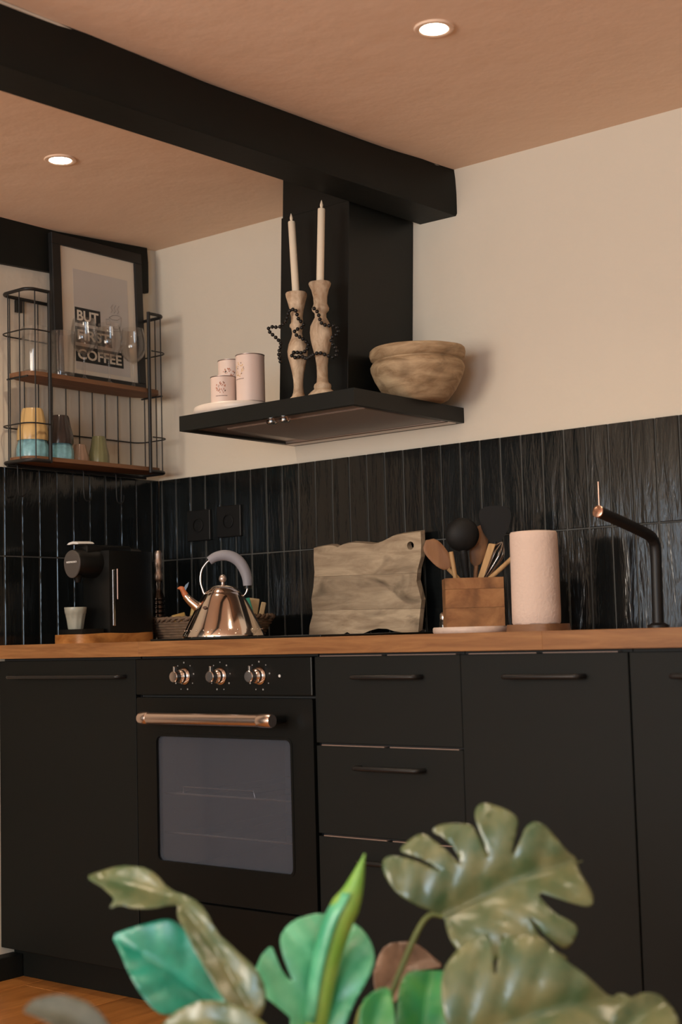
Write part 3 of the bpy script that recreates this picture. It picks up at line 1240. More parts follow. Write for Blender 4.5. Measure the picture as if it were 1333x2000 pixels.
# --- glasses on the upper board
def wine_glass(x, y, lab, s=1.0):
    t = thing('wine_glass', lab, 'glass', (x, y, UZ), 0, 'wine glasses on the upper wire shelf')
    bm = new()
    lathe(bm, [(0, 0), (.033 * s, 0), (.0335 * s, .0012), (.02, .004), (.008, .008), (.0042, .014), (.0034, .03), (.0034, .068), (.006, .076), (.0, .077)], 32)
    obj('foot_and_stem', bm, 'clear_glass', t, 40)
    bm = new()
    lathe(bm, [(.004, .076), (.018, .082), (.033, .096), (.041, .114), (.0425, .130), (.039, .155), (.034, .178), (.0328, .178), (.0378, .155), (.0410, .130), (.0395, .115), (.032, .098), (.018, .0845), (0, .0785)], 36)
    obj('glass_bowl', bm, 'clear_glass', t, 60)
    t.scale = (.95, .95, 1.05)


wine_glass(.0775, -.370, 'clear stemmed wine glass before the printed words, nearest the tumblers')
wine_glass(.0775, -.272, 'clear stemmed wine glass, middle one of three on the upper board')
wine_glass(.0775, -.1735, 'clear stemmed wine glass at the end of the upper board, by the frame edge')


def tumbler(x, y, r0, r1, h, lab, ribs):
    bm = new()
    lathe(bm, [(0, 0), (r0, 0), (r0 + .0005, .004), (r1, h), (r1 - .0022, h), (r0 - .002, .010), (0, .009)], 48, (0, 0, 0), (lambda a, i: 1 + .03 * abs(math.sin(9 * a)) if i in (2, 3) else 1) if ribs else None)
    o = tag(obj('glass_tumbler', bm, 'clear_glass', None, 50), lab, 'glass', 'tumblers on the upper wire shelf')
    o.location = (x, y, UZ)


tumbler(.068, -.545, .035, .0385, .136, 'tall ribbed clear glass tumbler on the upper board', True)
tumbler(.080, -.4565, .0345, .040, .134, 'tall plain clear tumbler beside the ribbed one and the picture', False)

# --- framed print standing on the upper board
FX0, FX1 = .022, .040
FY0, FY1, FZ0, FZ1 = -.4450, -.0820, UZ, 2.143
fr = thing('picture_frame', 'black framed coffee print leaning on the wall above the wire shelf', 'picture', (0, 0, 0))
for n_, a in (('frame_bar', (FY0, FY1, FZ1 - .033, FZ1)), ('frame_bar', (FY0, FY1, FZ0, FZ0 + .030)), ('frame_bar', (FY0, FY0 + .033, FZ0 + .030, FZ1 - .033)), ('frame_bar', (FY1 - .030, FY1, FZ0 + .030, FZ1 - .033))):
    bm = new()
    box(bm, FX0, FX1, *a, .0015)
    obj(n_, bm, 'black_metal', fr)
bm = new()
box(bm, FX0, FX0 + .011, FY0 + .02, FY1 - .02, FZ0 + .02, FZ1 - .02)
mount = obj('mount_board', bm, 'poster_paper', fr)
bm = new()
px = FX0 + .011
box(bm, px - .001, px + .0004, -.3625, -.1425, 1.7375, 2.0475)
pr = obj('print', bm, 'poster_inner', fr)
TXT = (('BUT', -.3600, -.2590, 1.8805, 1.9295, .030), ('FIRST', -.3610, -.2160, 1.821, 1.870, .030), ('COFFEE', -.3620, -.1710, 1.762, 1.8105, .030))
for word, y0, y1, z0, z1, ch in TXT:
    bm = new()
    box(bm, px - .001, px + .0009, y0, y1, z0, z1)
    o = obj('word_block', bm, 'poster_black', pr)
    h = z1 - z0
    text_mesh(word, h * .66, 'poster_paper', 'lettering', o, basis((0, 1, 0), (0, 0, 1), (1, 0, 0), (px + .0011, y0 + .008, z0 + h * .17)), (y1 - y0) - .016)
bm = new()


def ink(pts):
    tube(bm, [(px + .0008, y + .021, z + .0115) for y, z in pts], .0008, 4)


ink([(-.245, 1.905), (-.238, 1.880), (-.225, 1.872), (-.210, 1.873), (-.198, 1.884), (-.194, 1.912)])
ink([(-.245, 1.905), (-.230, 1.900), (-.210, 1.902), (-.194, 1.912), (-.210, 1.917), (-.230, 1.914), (-.245, 1.905)])
ink([(-.255, 1.869), (-.225, 1.864), (-.19, 1.869)])
ink([(-.245, 1.90), (-.258, 1.898), (-.256, 1.882), (-.241, 1.884)])
for s in (0, .013, .026):
    ink([(-.236 + s, 1.922), (-.230 + s, 1.930), (-.236 + s, 1.938), (-.228 + s, 1.948)])
obj('cup_drawing', bm, 'poster_grey', pr)
Rl = Matrix.Rotation(-math.atan2(.0165, FZ1 - FZ0), 4, 'Y')
pv = Vector((FX0, 0, UZ))
fr.matrix_world = Matrix.Translation(pv) @ Rl @ Matrix.Translation(-pv)

# ================================================================== THINGS ON THE WORKTOP
# --- wooden slab, coffee machine, espresso cup
bm = new()
out = smooth_closed([(.098, -.520), (.165, -.531), (.225, -.522), (.243, -.46), (.237, -.38), (.243, -.30), (.233, -.243), (.17, -.236), (.105, -.243), (.094, -.32), (.101, -.40), (.093, -.47)], 2)
prism(bm, out, lambda q: Vector((q[0], q[1], WT)), lambda q: Vector((q[0] + .002 * math.sin(q[1] * 60), q[1], WT + .026 + .0012 * math.sin(q[1] * 40))))
tag(obj('serving_slab', bm, 'olive_slab', None, 40), 'orange brown live edge wooden slab under the coffee machine', 'board')
SZ = WT + .0265
cm = thing('coffee_machine', 'black capsule coffee machine with round grey head on a wooden slab', 'coffee machine', (0, 0, 0))
bm = new()
out = smooth_closed([(.115, -.420), (.225, -.420), (.228, -.40), (.228, -.26), (.222, -.243), (.118, -.243), (.112, -.26), (.112, -.40)], 1)
prism(bm, out, lambda q: Vector((q[0], q[1], SZ)), lambda q: Vector((q[0], q[1], 1.180)))
obj('body', bm, 'black_plastic', cm, 40)
bm = new()
lathe(bm, [(0, 0), (.0345, 0), (.0365, .004), (.040, .022), (.044, .06), (.0455, .12), (.0455, .24), (0, .242)], 36, (.164, -.497, 1.147), None, Matrix.Rotation(-PI / 2, 3, 'X'))
hd = obj('brew_head', bm, 'black_plastic', cm, 35)
bm = new()
lathe(bm, [(0, -.0025), (.0330, -.0025), (.0345, -.001), (.0345, .002), (0, .002)], 36, (.164, -.498, 1.147), None, Matrix.Rotation(-PI / 2, 3, 'X'))
for v in bm.verts:
    if v.co.z < 1.147:
        v.co.z = 1.147 + (v.co.z - 1.147) * 1.30
dc = obj('front_disc', bm, 'disc_grey', hd, 35)
text_mesh('NESPRESSO', .0052, 'white_print', 'lettering', dc, basis((1, 0, 0), (0, 0, 1), (0, -1, 0), (.142, -.5010, 1.145)), .044)
bm = new()
out = [(-.026, 0), (-.018, .005), (0, .008), (.018, .005), (.026, 0), (.018, -.001), (0, .001), (-.018, -.001)]
prism(bm, out, lambda q: Vector((.158 + q[0], -.490, 1.199 + q[1])), lambda q: Vector((.158 + q[0] * .9, -.43, 1.201 + q[1])))
obj('lever', bm, 'white_print', cm, 50)
bm = new()
box(bm, .140, .196, -.470, -.30, 1.172, 1.197, .006, 2)
obj('lever_cover', bm, 'black_plastic', cm, 40)
bm = new()
lathe(bm, [(.008, 0), (.010, .006), (.014, .022), (.02, .03)], 20, (.164, -.478, 1.090))
obj('spout', bm, 'black_plastic', cm, 40)
bm = new()
out = smooth_closed([(.116, -.512), (.214, -.512), (.220, -.50), (.220, -.41), (.110, -.41), (.110, -.50)], 1)
prism(bm, out, lambda q: Vector((q[0], q[1], SZ)), lambda q: Vector((q[0], q[1], SZ + .013)))
obj('drip_tray', bm, 'black_plastic', cm, 40)
bm = new()
box(bm, .224, .2295, -.405, -.395, .965, 1.125, .001)
obj('side_strip', bm, 'chrome', cm)
bm = new()
box(bm, .224, .2292, -.388, -.383, 1.04, 1.128, .001)
obj('level_mark', bm, 'copper', cm)
# espresso cup
bm = new()
lathe(bm, [(0, 0), (.0205, 0), (.0215, .003), (.0250, .026), (.0285, .044), (.0300, .0455), (.0318, .061), (.0315, .0625), (.0292, .0620), (.027, .046), (.0195, .006), (0, .005)], 40, (0, 0, 0), lambda a, i: 1 + (.075 * (abs(math.cos(5 * a)) - .5) if i in (2, 3, 4) else 0))
o = tag(obj('espresso_cup', bm, 'glaze_sage', None, 45), 'small grey green faceted cup on the coffee machine tray', 'cup')
o.location = (.1545, -.480, SZ + .013)

# --- pepper mill by the corner
pm = thing('pepper_mill', 'tall dark pepper mill with shiny rings in the tiled corner', 'pepper mill', (.092, -.095, WT))
bm = new()
pr_ = [(0, 0), (.0185, 0), (.0190, .004), (.0175, .01)]
for k in range(9):
    z = .015 + k * .0135
    pr_ += [(.0165, z), (.0182, z + .004), (.0182, z + .008), (.0165, z + .0115)]
pr_ += [(.015, .142), (.0115, .15), (.010, .165), (.012, .175), (.010, .185)]
lathe(bm, pr_, 24)
obj('grinder_body', bm, 'mill_metal', pm, 35)
bm = new()
lathe(bm, [(0, .006), (.0135, .006), (.0135, .135), (0, .14)], 16)
obj('filling', bm, 'soil', pm, 40)
bm = new()
lathe(bm, [(.010, .184), (.0128, .190), (.0128, .204), (.0105, .210), (.0098, .222), (.0125, .230), (.0130, .246), (.0105, .254), (.0118, .262), (.0120, .270), (.0085, .277), (0, .279)], 24)
obj('top', bm, 'dull_steel', pm, 35)

# --- wicker basket with tea packets
BX, BY, BA, BB = .360, -.150, .235, .086
bk = thing('wicker_basket', 'oval brown wicker basket behind the kettle', 'basket', (BX, BY, WT))
bm = new()
lathe(bm, [(0, 0), (.84, 0), (.85, .004), (0, .006)], 40)
for v in bm.verts:
    v.co.x *= BA
    v.co.y *= BB
obj('basket_floor', bm, 'wicker', bk)
for k in range(7):
    bm = new()
    z = .006 + k * .0076
    f = .84 + .15 * (k / 6)
    pts = []
    for j in range(72):
        a = 2 * PI * j / 72
        wv = .0022 * math.sin(18 * a + PI * (k % 2)) 
        pts.append(((BA * f + wv) * math.cos(a), (BB * f + wv) * math.sin(a), z))
    tube(bm, pts, .0040, 6, True)
    obj('woven_strand', bm, 'wicker', bk, 60)
for s in (0, 1):
    bm = new()
    pts = []
    for j in range(120):
        a = 2 * PI * j / 120
        w = 26 * a + PI * s
        pts.append(((BA + .0055 * math.cos(w)) * math.cos(a), (BB + .0055 * math.cos(w)) * math.sin(a), .061 + .0055 * math.sin(w)))
    tube(bm, pts, .0048, 6, True)
    obj('braided_rim', bm, 'wicker', bk, 60)


def packet(mat, x, y, z, w, h, d, tilt, rz, lab, cat='packet'):
    bm = new()
    box(bm, -w / 2, w / 2, -d / 2, d / 2, 0, h, min(.002, d * .3), 1)
    for v in bm.verts:
        if v.co.z > h * .6:
            v.co.y += .003 * math.sin(v.co.x * 90)
    o = tag(obj('tea_packet', bm, mat, None, 40), lab, cat, 'packets in the wicker basket')
    o.location = (x, y, WT + z)
    o.rotation_euler = (0, math.radians(tilt), rz)


A39 = math.radians(39.2)
packet('packet_teal', .541, -.150, .0075, .026, .110, .006, -14, A39, 'teal green packet sticking up out of the wicker basket')
packet('packet_cream', .506, -.134, .0060, .030, .110, .006, 8, A39, 'cream packet standing behind the teal one in the basket')
packet('packet_cream', .531, -.132, .0055, .014, .100, .006, 13, A39, 'narrow cream sachet leaning beside the teal packet')
packet('packet_gold', .300, -.152, .0102, .050, .088, .008, 12, A39, 'gold foil packet in the basket behind the kettle spout')
packet('packet_gold', .255, -.150, .0092, .040, .072, .008, -14, A39, 'crumpled gold sachet at the basket end by the mill')
packet('packet_orange', .310, -.112, .0055, .034, .096, .008, -4, A39, 'orange packet at the back of the basket')

# --- kettle
kt = thing('kettle', 'polished steel cone kettle with grey arched grip on the hob', 'kettle', (.648, -.390, WT + .0055), A39)
bm = new()
lathe(bm, [(0, 0), (.106, 0), (.1088, .003), (.1085, .008), (.1015, .024), (.0900, .047), (.0780, .070), (.0665, .092), (.0565, .109), (.0505, .1165), (.0470, .1190), (.0462, .1200)], 64)
kb = obj('kettle_body', bm, 'kettle_steel', kt, 40)
bm = new()
lathe(bm, [(.0470, .1185), (.0475, .1205), (.0440, .1250), (.0370, .1320), (.0260, .1375), (.0120, .1405), (0, .1412)], 48)
ld = obj('lid', bm, 'kettle_steel', kt, 40)
bm = new()
lathe(bm, [(.0045, .1395), (.0042, .147), (.0075, .1485), (.0102, .1535), (.0105, .157), (.0085, .1635), (.0045, .167), (0, .168)], 24)
obj('lid_knob', bm, 'dull_steel', ld, 60)
bm = new()
for k in range(28):
    a = 2 * PI * k / 28
    bmesh.ops.create_icosphere(bm, subdivisions=1, radius=.0022, matrix=Matrix.Translation((.1035 * math.cos(a), .1035 * math.sin(a), .0195)))
obj('rivets', bm, 'kettle_steel', kb, 60)
bm = new()
tube(bm, spline([(-.052, 0, .070), (-.070, 0, .084), (-.088, 0, .100), (-.100, 0, .113)], 5), [.016, .0155, .015, .0145, .014, .0135, .013, .0125, .012, .0115, .011, .0105, .0102, .010, .0098, .0096], 18)
sp = obj('spout', bm, 'kettle_steel', kt, 50)
bm = new()
tube(bm, spline([(-.097, 0, .110), (-.103, 0, .120), (-.1075, 0, .130), (-.1135, 0, .134), (-.1215, 0, .1335)], 4), [.0075, .0082, .0085, .0082, .0078, .0074, .0072, .0074, .0078, .0076, .0070, .0062, .0054, .0044, .0034, .0024, .0012], 12)
bd = obj('bird_whistle', bm, 'packet_orange', sp, 60)
bd['label'] = 'small red bird shaped whistle'
bm = new()
prism(bm, [(-.106, .130), (-.099, .143), (-.090, .150), (-.093, .139), (-.099, .128)], lambda q: Vector((q[0], -.004, q[1])), lambda q: Vector((q[0], .004, q[1])))
obj('wing', bm, 'glaze_dark', bd)
bm = new()
hp = spline([(-.044, 0, .106), (-.052, 0, .122), (-.0595, 0, .150), (-.0560, 0, .180), (-.0420, 0, .2005), (-.0330, 0, .2070)], 6)
tube(bm, hp, .0028, 8)
tube(bm, spline([(.0665, 0, .140), (.0640, 0, .122), (.0560, 0, .110), (.0450, 0, .107)], 6), .0028, 8)
hb = obj('handle_wire', bm, 'chrome', kt, 60)
bm = new()
gp = spline([(-.0350, 0, .2050), (-.0180, 0, .2150), (.0050, 0, .2190), (.0270, 0, .2140), (.0460, 0, .2000), (.0590, 0, .1780), (.0655, 0, .1560), (.0668, 0, .1360)], 5)
tube(bm, gp, [.0105 + .0045 * math.sin(PI * min(1, (i + 3) / (len(gp) + 3)) * .9) for i in range(len(gp))], 18)
obj('grip', bm, 'silicone_grey', hb, 50)
bm = new()
tube(bm, [(.0668, 0, .139), (.0670, 0, .128)], .0105, 14)
obj('grip_end', bm, 'black_plastic', hb, 40)
bm = new()
lathe(bm, [(0, 0), (.0075, 0), (.0075, .0014), (0, .0016)], 18)
for v in bm.verts:
    v.co = Matrix.Rotation(math.radians(62), 3, 'X') @ Vector((v.co.x, v.co.y * .55, v.co.z))
    v.co = Matrix.Rotation(math.radians(-38), 3, 'Z') @ v.co + Vector((-.0430, -.0615, .0790))
obj('badge', bm, 'print_dark', kb)

# --- cutting board leaning on the tiles
bm = new()
OUT = [(612, 1060), (640, 1057), (652, 1058), (661, 1062), (672, 1057), (690, 1055), (712, 1058), (730, 1061), (742, 1060), (755, 1055), (770, 1048), (785, 1046), (822, 1044), (823, 1070), (822, 1095), (816, 1118), (814, 1140), (819, 1160), (823, 1178), (820, 1205), (817, 1237), (788, 1237), (772, 1234), (758, 1229), (742, 1228), (728, 1231), (712, 1237), (688, 1237), (681, 1233), (674, 1237), (604, 1237), (605, 1218), (611, 1195), (608, 1165), (612, 1140), (614, 1110), (612, 1085)]


def bpos(u, v):
    return (.681 + (u - 604) * .00179 + (1237 - v) * .00006, (1237 - v) * .00140)


loop = [bpos(*p) for p in OUT]
hx, hz = bpos(803, 1070)
hole = [(hx + .0115 * math.cos(a), hz + .0115 * math.sin(a)) for a in [PI * .30 + 2 * PI * k / 20 for k in range(20)]]
def bd0(p):
    return Vector((p[0] - .0815 * p[1], -.078 + .10 * p[1], WT + .0055 + p[1] * .995))


nL, nH = len(loop), len(hole)
cv2, _, cf2, _, _, _ = delaunay_2d_cdt([Vector(p) for p in loop + hole], [(i, (i + 1) % nL) for i in range(nL)] + [(nL + i, nL + (i + 1) % nH) for i in range(nH)], [], 1, 1e-7)
fr_ = [bm.verts.new(bd0(p)) for p in cv2]
bk_ = [bm.verts.new(bd0(p) + Vector((0, .0190, .005))) for p in cv2]
for f in cf2:
    m_ = sum((Vector(cv2[i]) for i in f), Vector((0, 0))) / len(f)
    if (m_ - Vector((hx, hz))).length < .0105:
        continue
    bm.faces.new([fr_[i] for i in f])
    bm.faces.new([bk_[i] for i in reversed(f)])
for o_, n_ in ((0, nL), (nL, nH)):
    for i in range(n_):
        p_, q_ = o_ + i, o_ + (i + 1) % n_
        bm.faces.new((fr_[p_], fr_[q_], bk_[q_], bk_[p_]))
cb = thing('cutting_board', 'wavy edged pale wooden cutting board leaning on the black tiles', 'board')
ZC = WT + .0055
for lo, hi in ((None, .083), (.0835, .178), (.1785, None)):
    b2 = bm.copy()
    for lim, inner in ((lo, True), (hi, False)):
        if lim is not None:
            r_ = bmesh.ops.bisect_plane(b2, geom=b2.verts[:] + b2.edges[:] + b2.faces[:], plane_co=(0, 0, ZC + lim), plane_no=(.02, 0, 1), clear_inner=inner, clear_outer=not inner)
            bmesh.ops.holes_fill(b2, edges=[e_ for e_ in b2.edges if e_.is_boundary], sides=0)
    obj('board_plank', b2, 'board_wood', cb)
bm.free()

# --- utensil block on a stone disc
bm = new()
lathe(bm, [(0, 0), (.092, 0), (.0945, .003), (.0945, .012), (.0925, .015), (0, .015)], 56)
o = tag(obj('stone_disc', bm, 'speckled_stone', None, 40), 'round pale speckled stone board under the utensil block', 'board')
o.location = (1.3165, -.205, WT)
UX, UY, UZ0 = 1.322, -.200, WT + .015
ub = thing('utensil_holder', 'square wooden utensil pot of stacked layers on a stone disc', 'utensil holder', (UX, UY, UZ0), A39)
UW, UD = .0715, .055
for z0, z1, k in ((0, .046, 0), (.046, .092, 1), (.092, .1195, 2)):
    bm = new()
    for a in ((-UW, UW, -UD, -UD + .011), (-UW, UW, UD - .011, UD), (-UW, -UW + .011, -UD + .011, UD - .011), (UW - .011, UW, -UD + .011, UD - .011)):
        box(bm, *a, z0 + .0003, z1 - .0002)
    o = obj('wood_layer', bm, 'block_wood', ub)
bm = new()
box(bm, -UW + .012, UW - .012, -UD + .012, UD - .012, .0, .006)
obj('bottom', bm, 'block_wood', ub)


def utensil(name, lab):
    return thing(name, lab, 'utensil', (UX, UY, UZ0), A39, 'utensils in the wooden pot')


def lx(u):
    return (u - 927) / 789


def lz(v):
    return (1222 - v) / 789


def stick(t, pts, r, mat, nm='handle', n=10):
    bm = new()
    tube(bm, spline(pts, 4), r, n)
    return obj(nm, bm, mat, t, 50)


def paddle(bm, c, ax, ln, wid, thick, taper=.0, bowl=.0, n=10):
    """rounded paddle or spoon head: c centre, ax unit axis in the XZ plane"""
    a = Vector((ax[0], 0, ax[1])).normalized()
    s = Vector((a.z, 0, -a.x))
    rings = []
    for i in range(n + 1):
        t = -1 + 2 * i / n
        w = wid * math.sqrt(max(.0, 1 - abs(t) ** 2.6)) * (1 + taper * t)
        ring = []
        for k in range(14):
            th = 2 * PI * k / 14
            x = w * math.cos(th)
            yy = thick * math.sin(th) * math.sqrt(max(.02, 1 - abs(t) ** 2.6))
            dish = bowl * (1 - t * t) * (1 - (math.cos(th)) ** 2)
            ring.append(bm.verts.new(Vector(c) + a * (t * ln) + s * x + Vector((0, yy + dish, 0))))
        rings.append(ring)
    for p, q in zip(rings, rings[1:]):
        for k in range(14):
            bm.faces.new((p[k], p[(k + 1) % 14], q[(k + 1) % 14], q[k]))
    bm.faces.new(rings[0])
    bm.faces.new(list(reversed(rings[-1])))


# wooden spoon leaning to the cutting board
t = utensil('wooden_spoon', 'old wooden spoon leaning out of the pot towards the cutting board')
bm = new()
paddle(bm, (lx(861), -.012, lz(1080)), (-.62, .78), .047, .024, .0055, .12, .006)
obj('spoon_head', bm, 'dark_spoon_wood', t, 60)
stick(t, [(lx(880), -.012, lz(1108)), (lx(902), -.0095, lz(1132)), (.004, -.009, .060), (.030, -.009, .0112)], .0055, 'spoon_wood')
# pale stick
t = utensil('wooden_stick', 'thin upright pale wooden handle at the front of the pot')
stick(t, [(lx(885), -.0345, lz(1076)), (lx(892), -.0345, lz(1130)), (lx(899), -.0345, .010)], .0056, 'spoon_wood')
# ladle
t = utensil('black_ladle', 'black ladle with a round bowl standing in the pot')
bm = new()
R_ = .0425
lathe(bm, [(0, -R_ * .62)] + [(R_ * math.sin(a), -R_ * .62 * math.cos(a)) for a in [PI / 2 * k / 8 for k in range(1, 9)]] + [(R_ * .93, 0)] + [(R_ * .93 * math.sin(a), -R_ * .56 * math.cos(a)) for a in [PI / 2 * k / 8 for k in range(7, 0, -1)]] + [(0, -R_ * .56)], 36, (lx(911), .010, lz(1041)), None, Matrix.Rotation(math.radians(-82), 3, 'X'))
obj('ladle_bowl', bm, 'black_rubber', t, 60)
stick(t, [(lx(912), .008, lz(1072)), (lx(914), .0095, lz(1100)), (lx(917), .0100, lz(1132)), (lx(920), .0100, .006)], [.0085, .0100, .0110, .0105, .010, .009, .0085, .008, .008, .008, .008, .008, .008], 'black_rubber')
# turner
t = utensil('black_turner', 'black slotted-free turner with a broad rounded blade, tallest in the pot')
t['label'] = 'black turner with a broad rounded blade, tallest in the pot'
bm = new()
out = smooth_closed([(lx(946), lz(1004)), (lx(950), lz(988)), (lx(978), lz(983)), (lx(1008), lz(988)), (lx(1012), lz(1006)), (lx(1003), lz(1034)), (lx(988), lz(1056)), (lx(977), lz(1066)), (lx(966), lz(1056)), (lx(952), lz(1034))], 2)
prism(bm, out, lambda q: Vector((q[0], .0235 + 2.2 * (q[0] - lx(979)) ** 2 * 2, q[1])), lambda q: Vector((q[0], .0270 + 2.2 * (q[0] - lx(979)) ** 2 * 2, q[1])))
obj('blade', bm, 'black_rubber', t, 50)
stick(t, [(lx(977), .0265, lz(1056)), (lx(972), .0295, lz(1090)), (lx(958), .0225, lz(1130)), (lx(945), .0205, .006)], .0058, 'black_rubber')
# dark wooden spatula
t = utensil('wooden_spatula', 'dark brown wooden spatula behind the black ladle')
bm = new()
paddle(bm, (lx(945), .0385, lz(1062)), (.22, 1), .056, .021, .0035, .05)
obj('blade', bm, 'dark_spoon_wood', t, 60)
stick(t, [(lx(939), .0380, lz(1102)), (lx(936), .0375, lz(1130)), (lx(934), .0370, .006)], .0056, 'dark_spoon_wood')
# flat pale handle
t = utensil('wooden_turner', 'wide pale wooden handle slanting up beside the whisk')
bm = new()
prism(bm, [(lx(960), lz(1061)), (lx(974), lz(1063)), (lx(946), lz(1131)), (lx(914), .0062), (lx(907), .0062), (lx(936), lz(1129))], lambda q: Vector((q[0], -.0255, q[1])), lambda q: Vector((q[0], -.0170, q[1])))
bmesh.ops.bevel(bm, geom=list(bm.edges), offset=.0015, segments=1, affect='EDGES')
obj('handle', bm, 'spoon_wood', t, 40)
# whisk
t = utensil('wire_whisk', 'steel wire balloon whisk with its loops upwards in the pot')
base = Vector((lx(950), .0030, lz(1130)))
top = Vector((lx(988), .0042, lz(1060)))
ax = (top - base).normalized()
sd = Vector((ax.z, 0, -ax.x))
L_ = (top - base).length
for k in range(5):
    a = PI * k / 5
    out = sd * math.cos(a) + Vector((0, 1, 0)) * math.sin(a)
    bm = new()
    tube(bm, spline([base + out * .005, base + ax * L_ * .4 + out * .014, base + ax * L_ * .75 + out * .0185, base + ax * L_ + out * .004, base + ax * L_ - out * .004, base + ax * L_ * .75 - out * .0185, base + ax * L_ * .4 - out * .014, base - out * .005], 5), .0010, 6)
    obj('wire_loop', bm, 'chrome', t, 60)
stick(t, [base + ax * .004, base - ax * .025, base - ax * .048], .0060, 'dull_steel')
# low pale handle towards the paper roll
t = utensil('wooden_fork', 'pale wooden handle leaning low out of the pot towards the paper roll')
stick(t, [(lx(1003), -.0345, lz(1092)), (lx(980), -.0345, lz(1112)), (lx(955), -.0345, lz(1133)), (lx(906), -.0345, lz(1175))], .0060, 'spoon_wood')

# --- small shaker
sh = thing('salt_shaker', 'tiny glass shaker with a bright cap between board and utensil pot', 'shaker', (1.168, -.108, WT))
bm = new()
lathe(bm, [(0, 0), (.0125, 0), (.013, .003), (.0115, .03), (.010, .036)], 20)
obj('glass_jar', bm, 'mill_glass', sh, 40)
bm = new()
lathe(bm, [(.0105, .035), (.0110, .040), (.0105, .050), (.006, .055), (0, .056)], 20)
obj('cap', bm, 'chrome', sh, 40)

# --- paper roll on a wooden stand
ps = thing('paper_roll_holder', 'low dark wooden stand with a peg under the paper roll', 'holder', (1.508, -.200, WT))
bm = new()
out = smooth_closed([(-.066, -.045), (-.045, -.066), (.045, -.066), (.066, -.045), (.066, .045), (.045, .066), (-.045, .066), (-.066, .045)], 2)
prism(bm, out, lambda q: Vector((q[0], q[1], 0)), lambda q: Vector((q[0] * .97, q[1] * .97, .0165)))
obj('foot_plate', bm, 'walnut_base', ps, 40)
bm = new()
lathe(bm, [(.010, .016), (.010, .228), (.007, .232), (0, .233)], 16)
obj('peg', bm, 'walnut_base', ps, 40)
bm = new()
prf = [(.0185, 0), (.0555, 0), (.0578, .004), (.0582, .03), (.0578, .12), (.0572, .20), (.0565, .217), (.054, .2215), (.036, .2235), (.0185, .2215), (.0185, .0)]
lathe(bm, prf, 64, (0, 0, 0), lambda a, i: 1 + (.010 * math.sin(2 * a + 1 + i * .1) + .006 * math.sin(7 * a + i) if 0 < i < 9 else 0))
pr0 = obj('paper_roll', bm, 'paper_white', None, 60)
tag(pr0, 'white kitchen paper roll standing on a wooden foot', 'paper roll')
pr0.location = (1.503, -.200, WT + .0165)

# --- tap
tp = thing('kitchen_tap', 'slim black kitchen tap with an angled spout against the tiles', 'tap', (1.771, -.100, WT))
bm = new()
lathe(bm, [(0, 0), (.025, 0), (.025, .006), (.0165, .010), (.0135, .012)], 28)
obj('base', bm, 'black_metal', tp, 40)
bm = new()
tp_pts = spline([(0, 0, .008), (.001, 0, .10), (.002, 0, .180), (.002, -.012, .206), (.001, -.040, .218), (-.008, -.130, .240), (-.020, -.225, .262)], 8)
tube(bm, tp_pts, .0132, 20)
sp = obj('spout', bm, 'black_metal', tp, 50)
d_ = (tp_pts[-1] - tp_pts[-3]).normalized()
bm = new()
e = tp_pts[-1]
tube(bm, [e, e + d_ * .004, e + d_ * .005], [.0140, .0138, .012], 24)
obj('copper_tip', bm, 'copper', sp, 40)
bm = new()
tube(bm, [e + Vector((0, .004, .010)), e + Vector((0, .004, .068))], .0014, 8)
obj('lever', bm, 'copper', sp, 50)

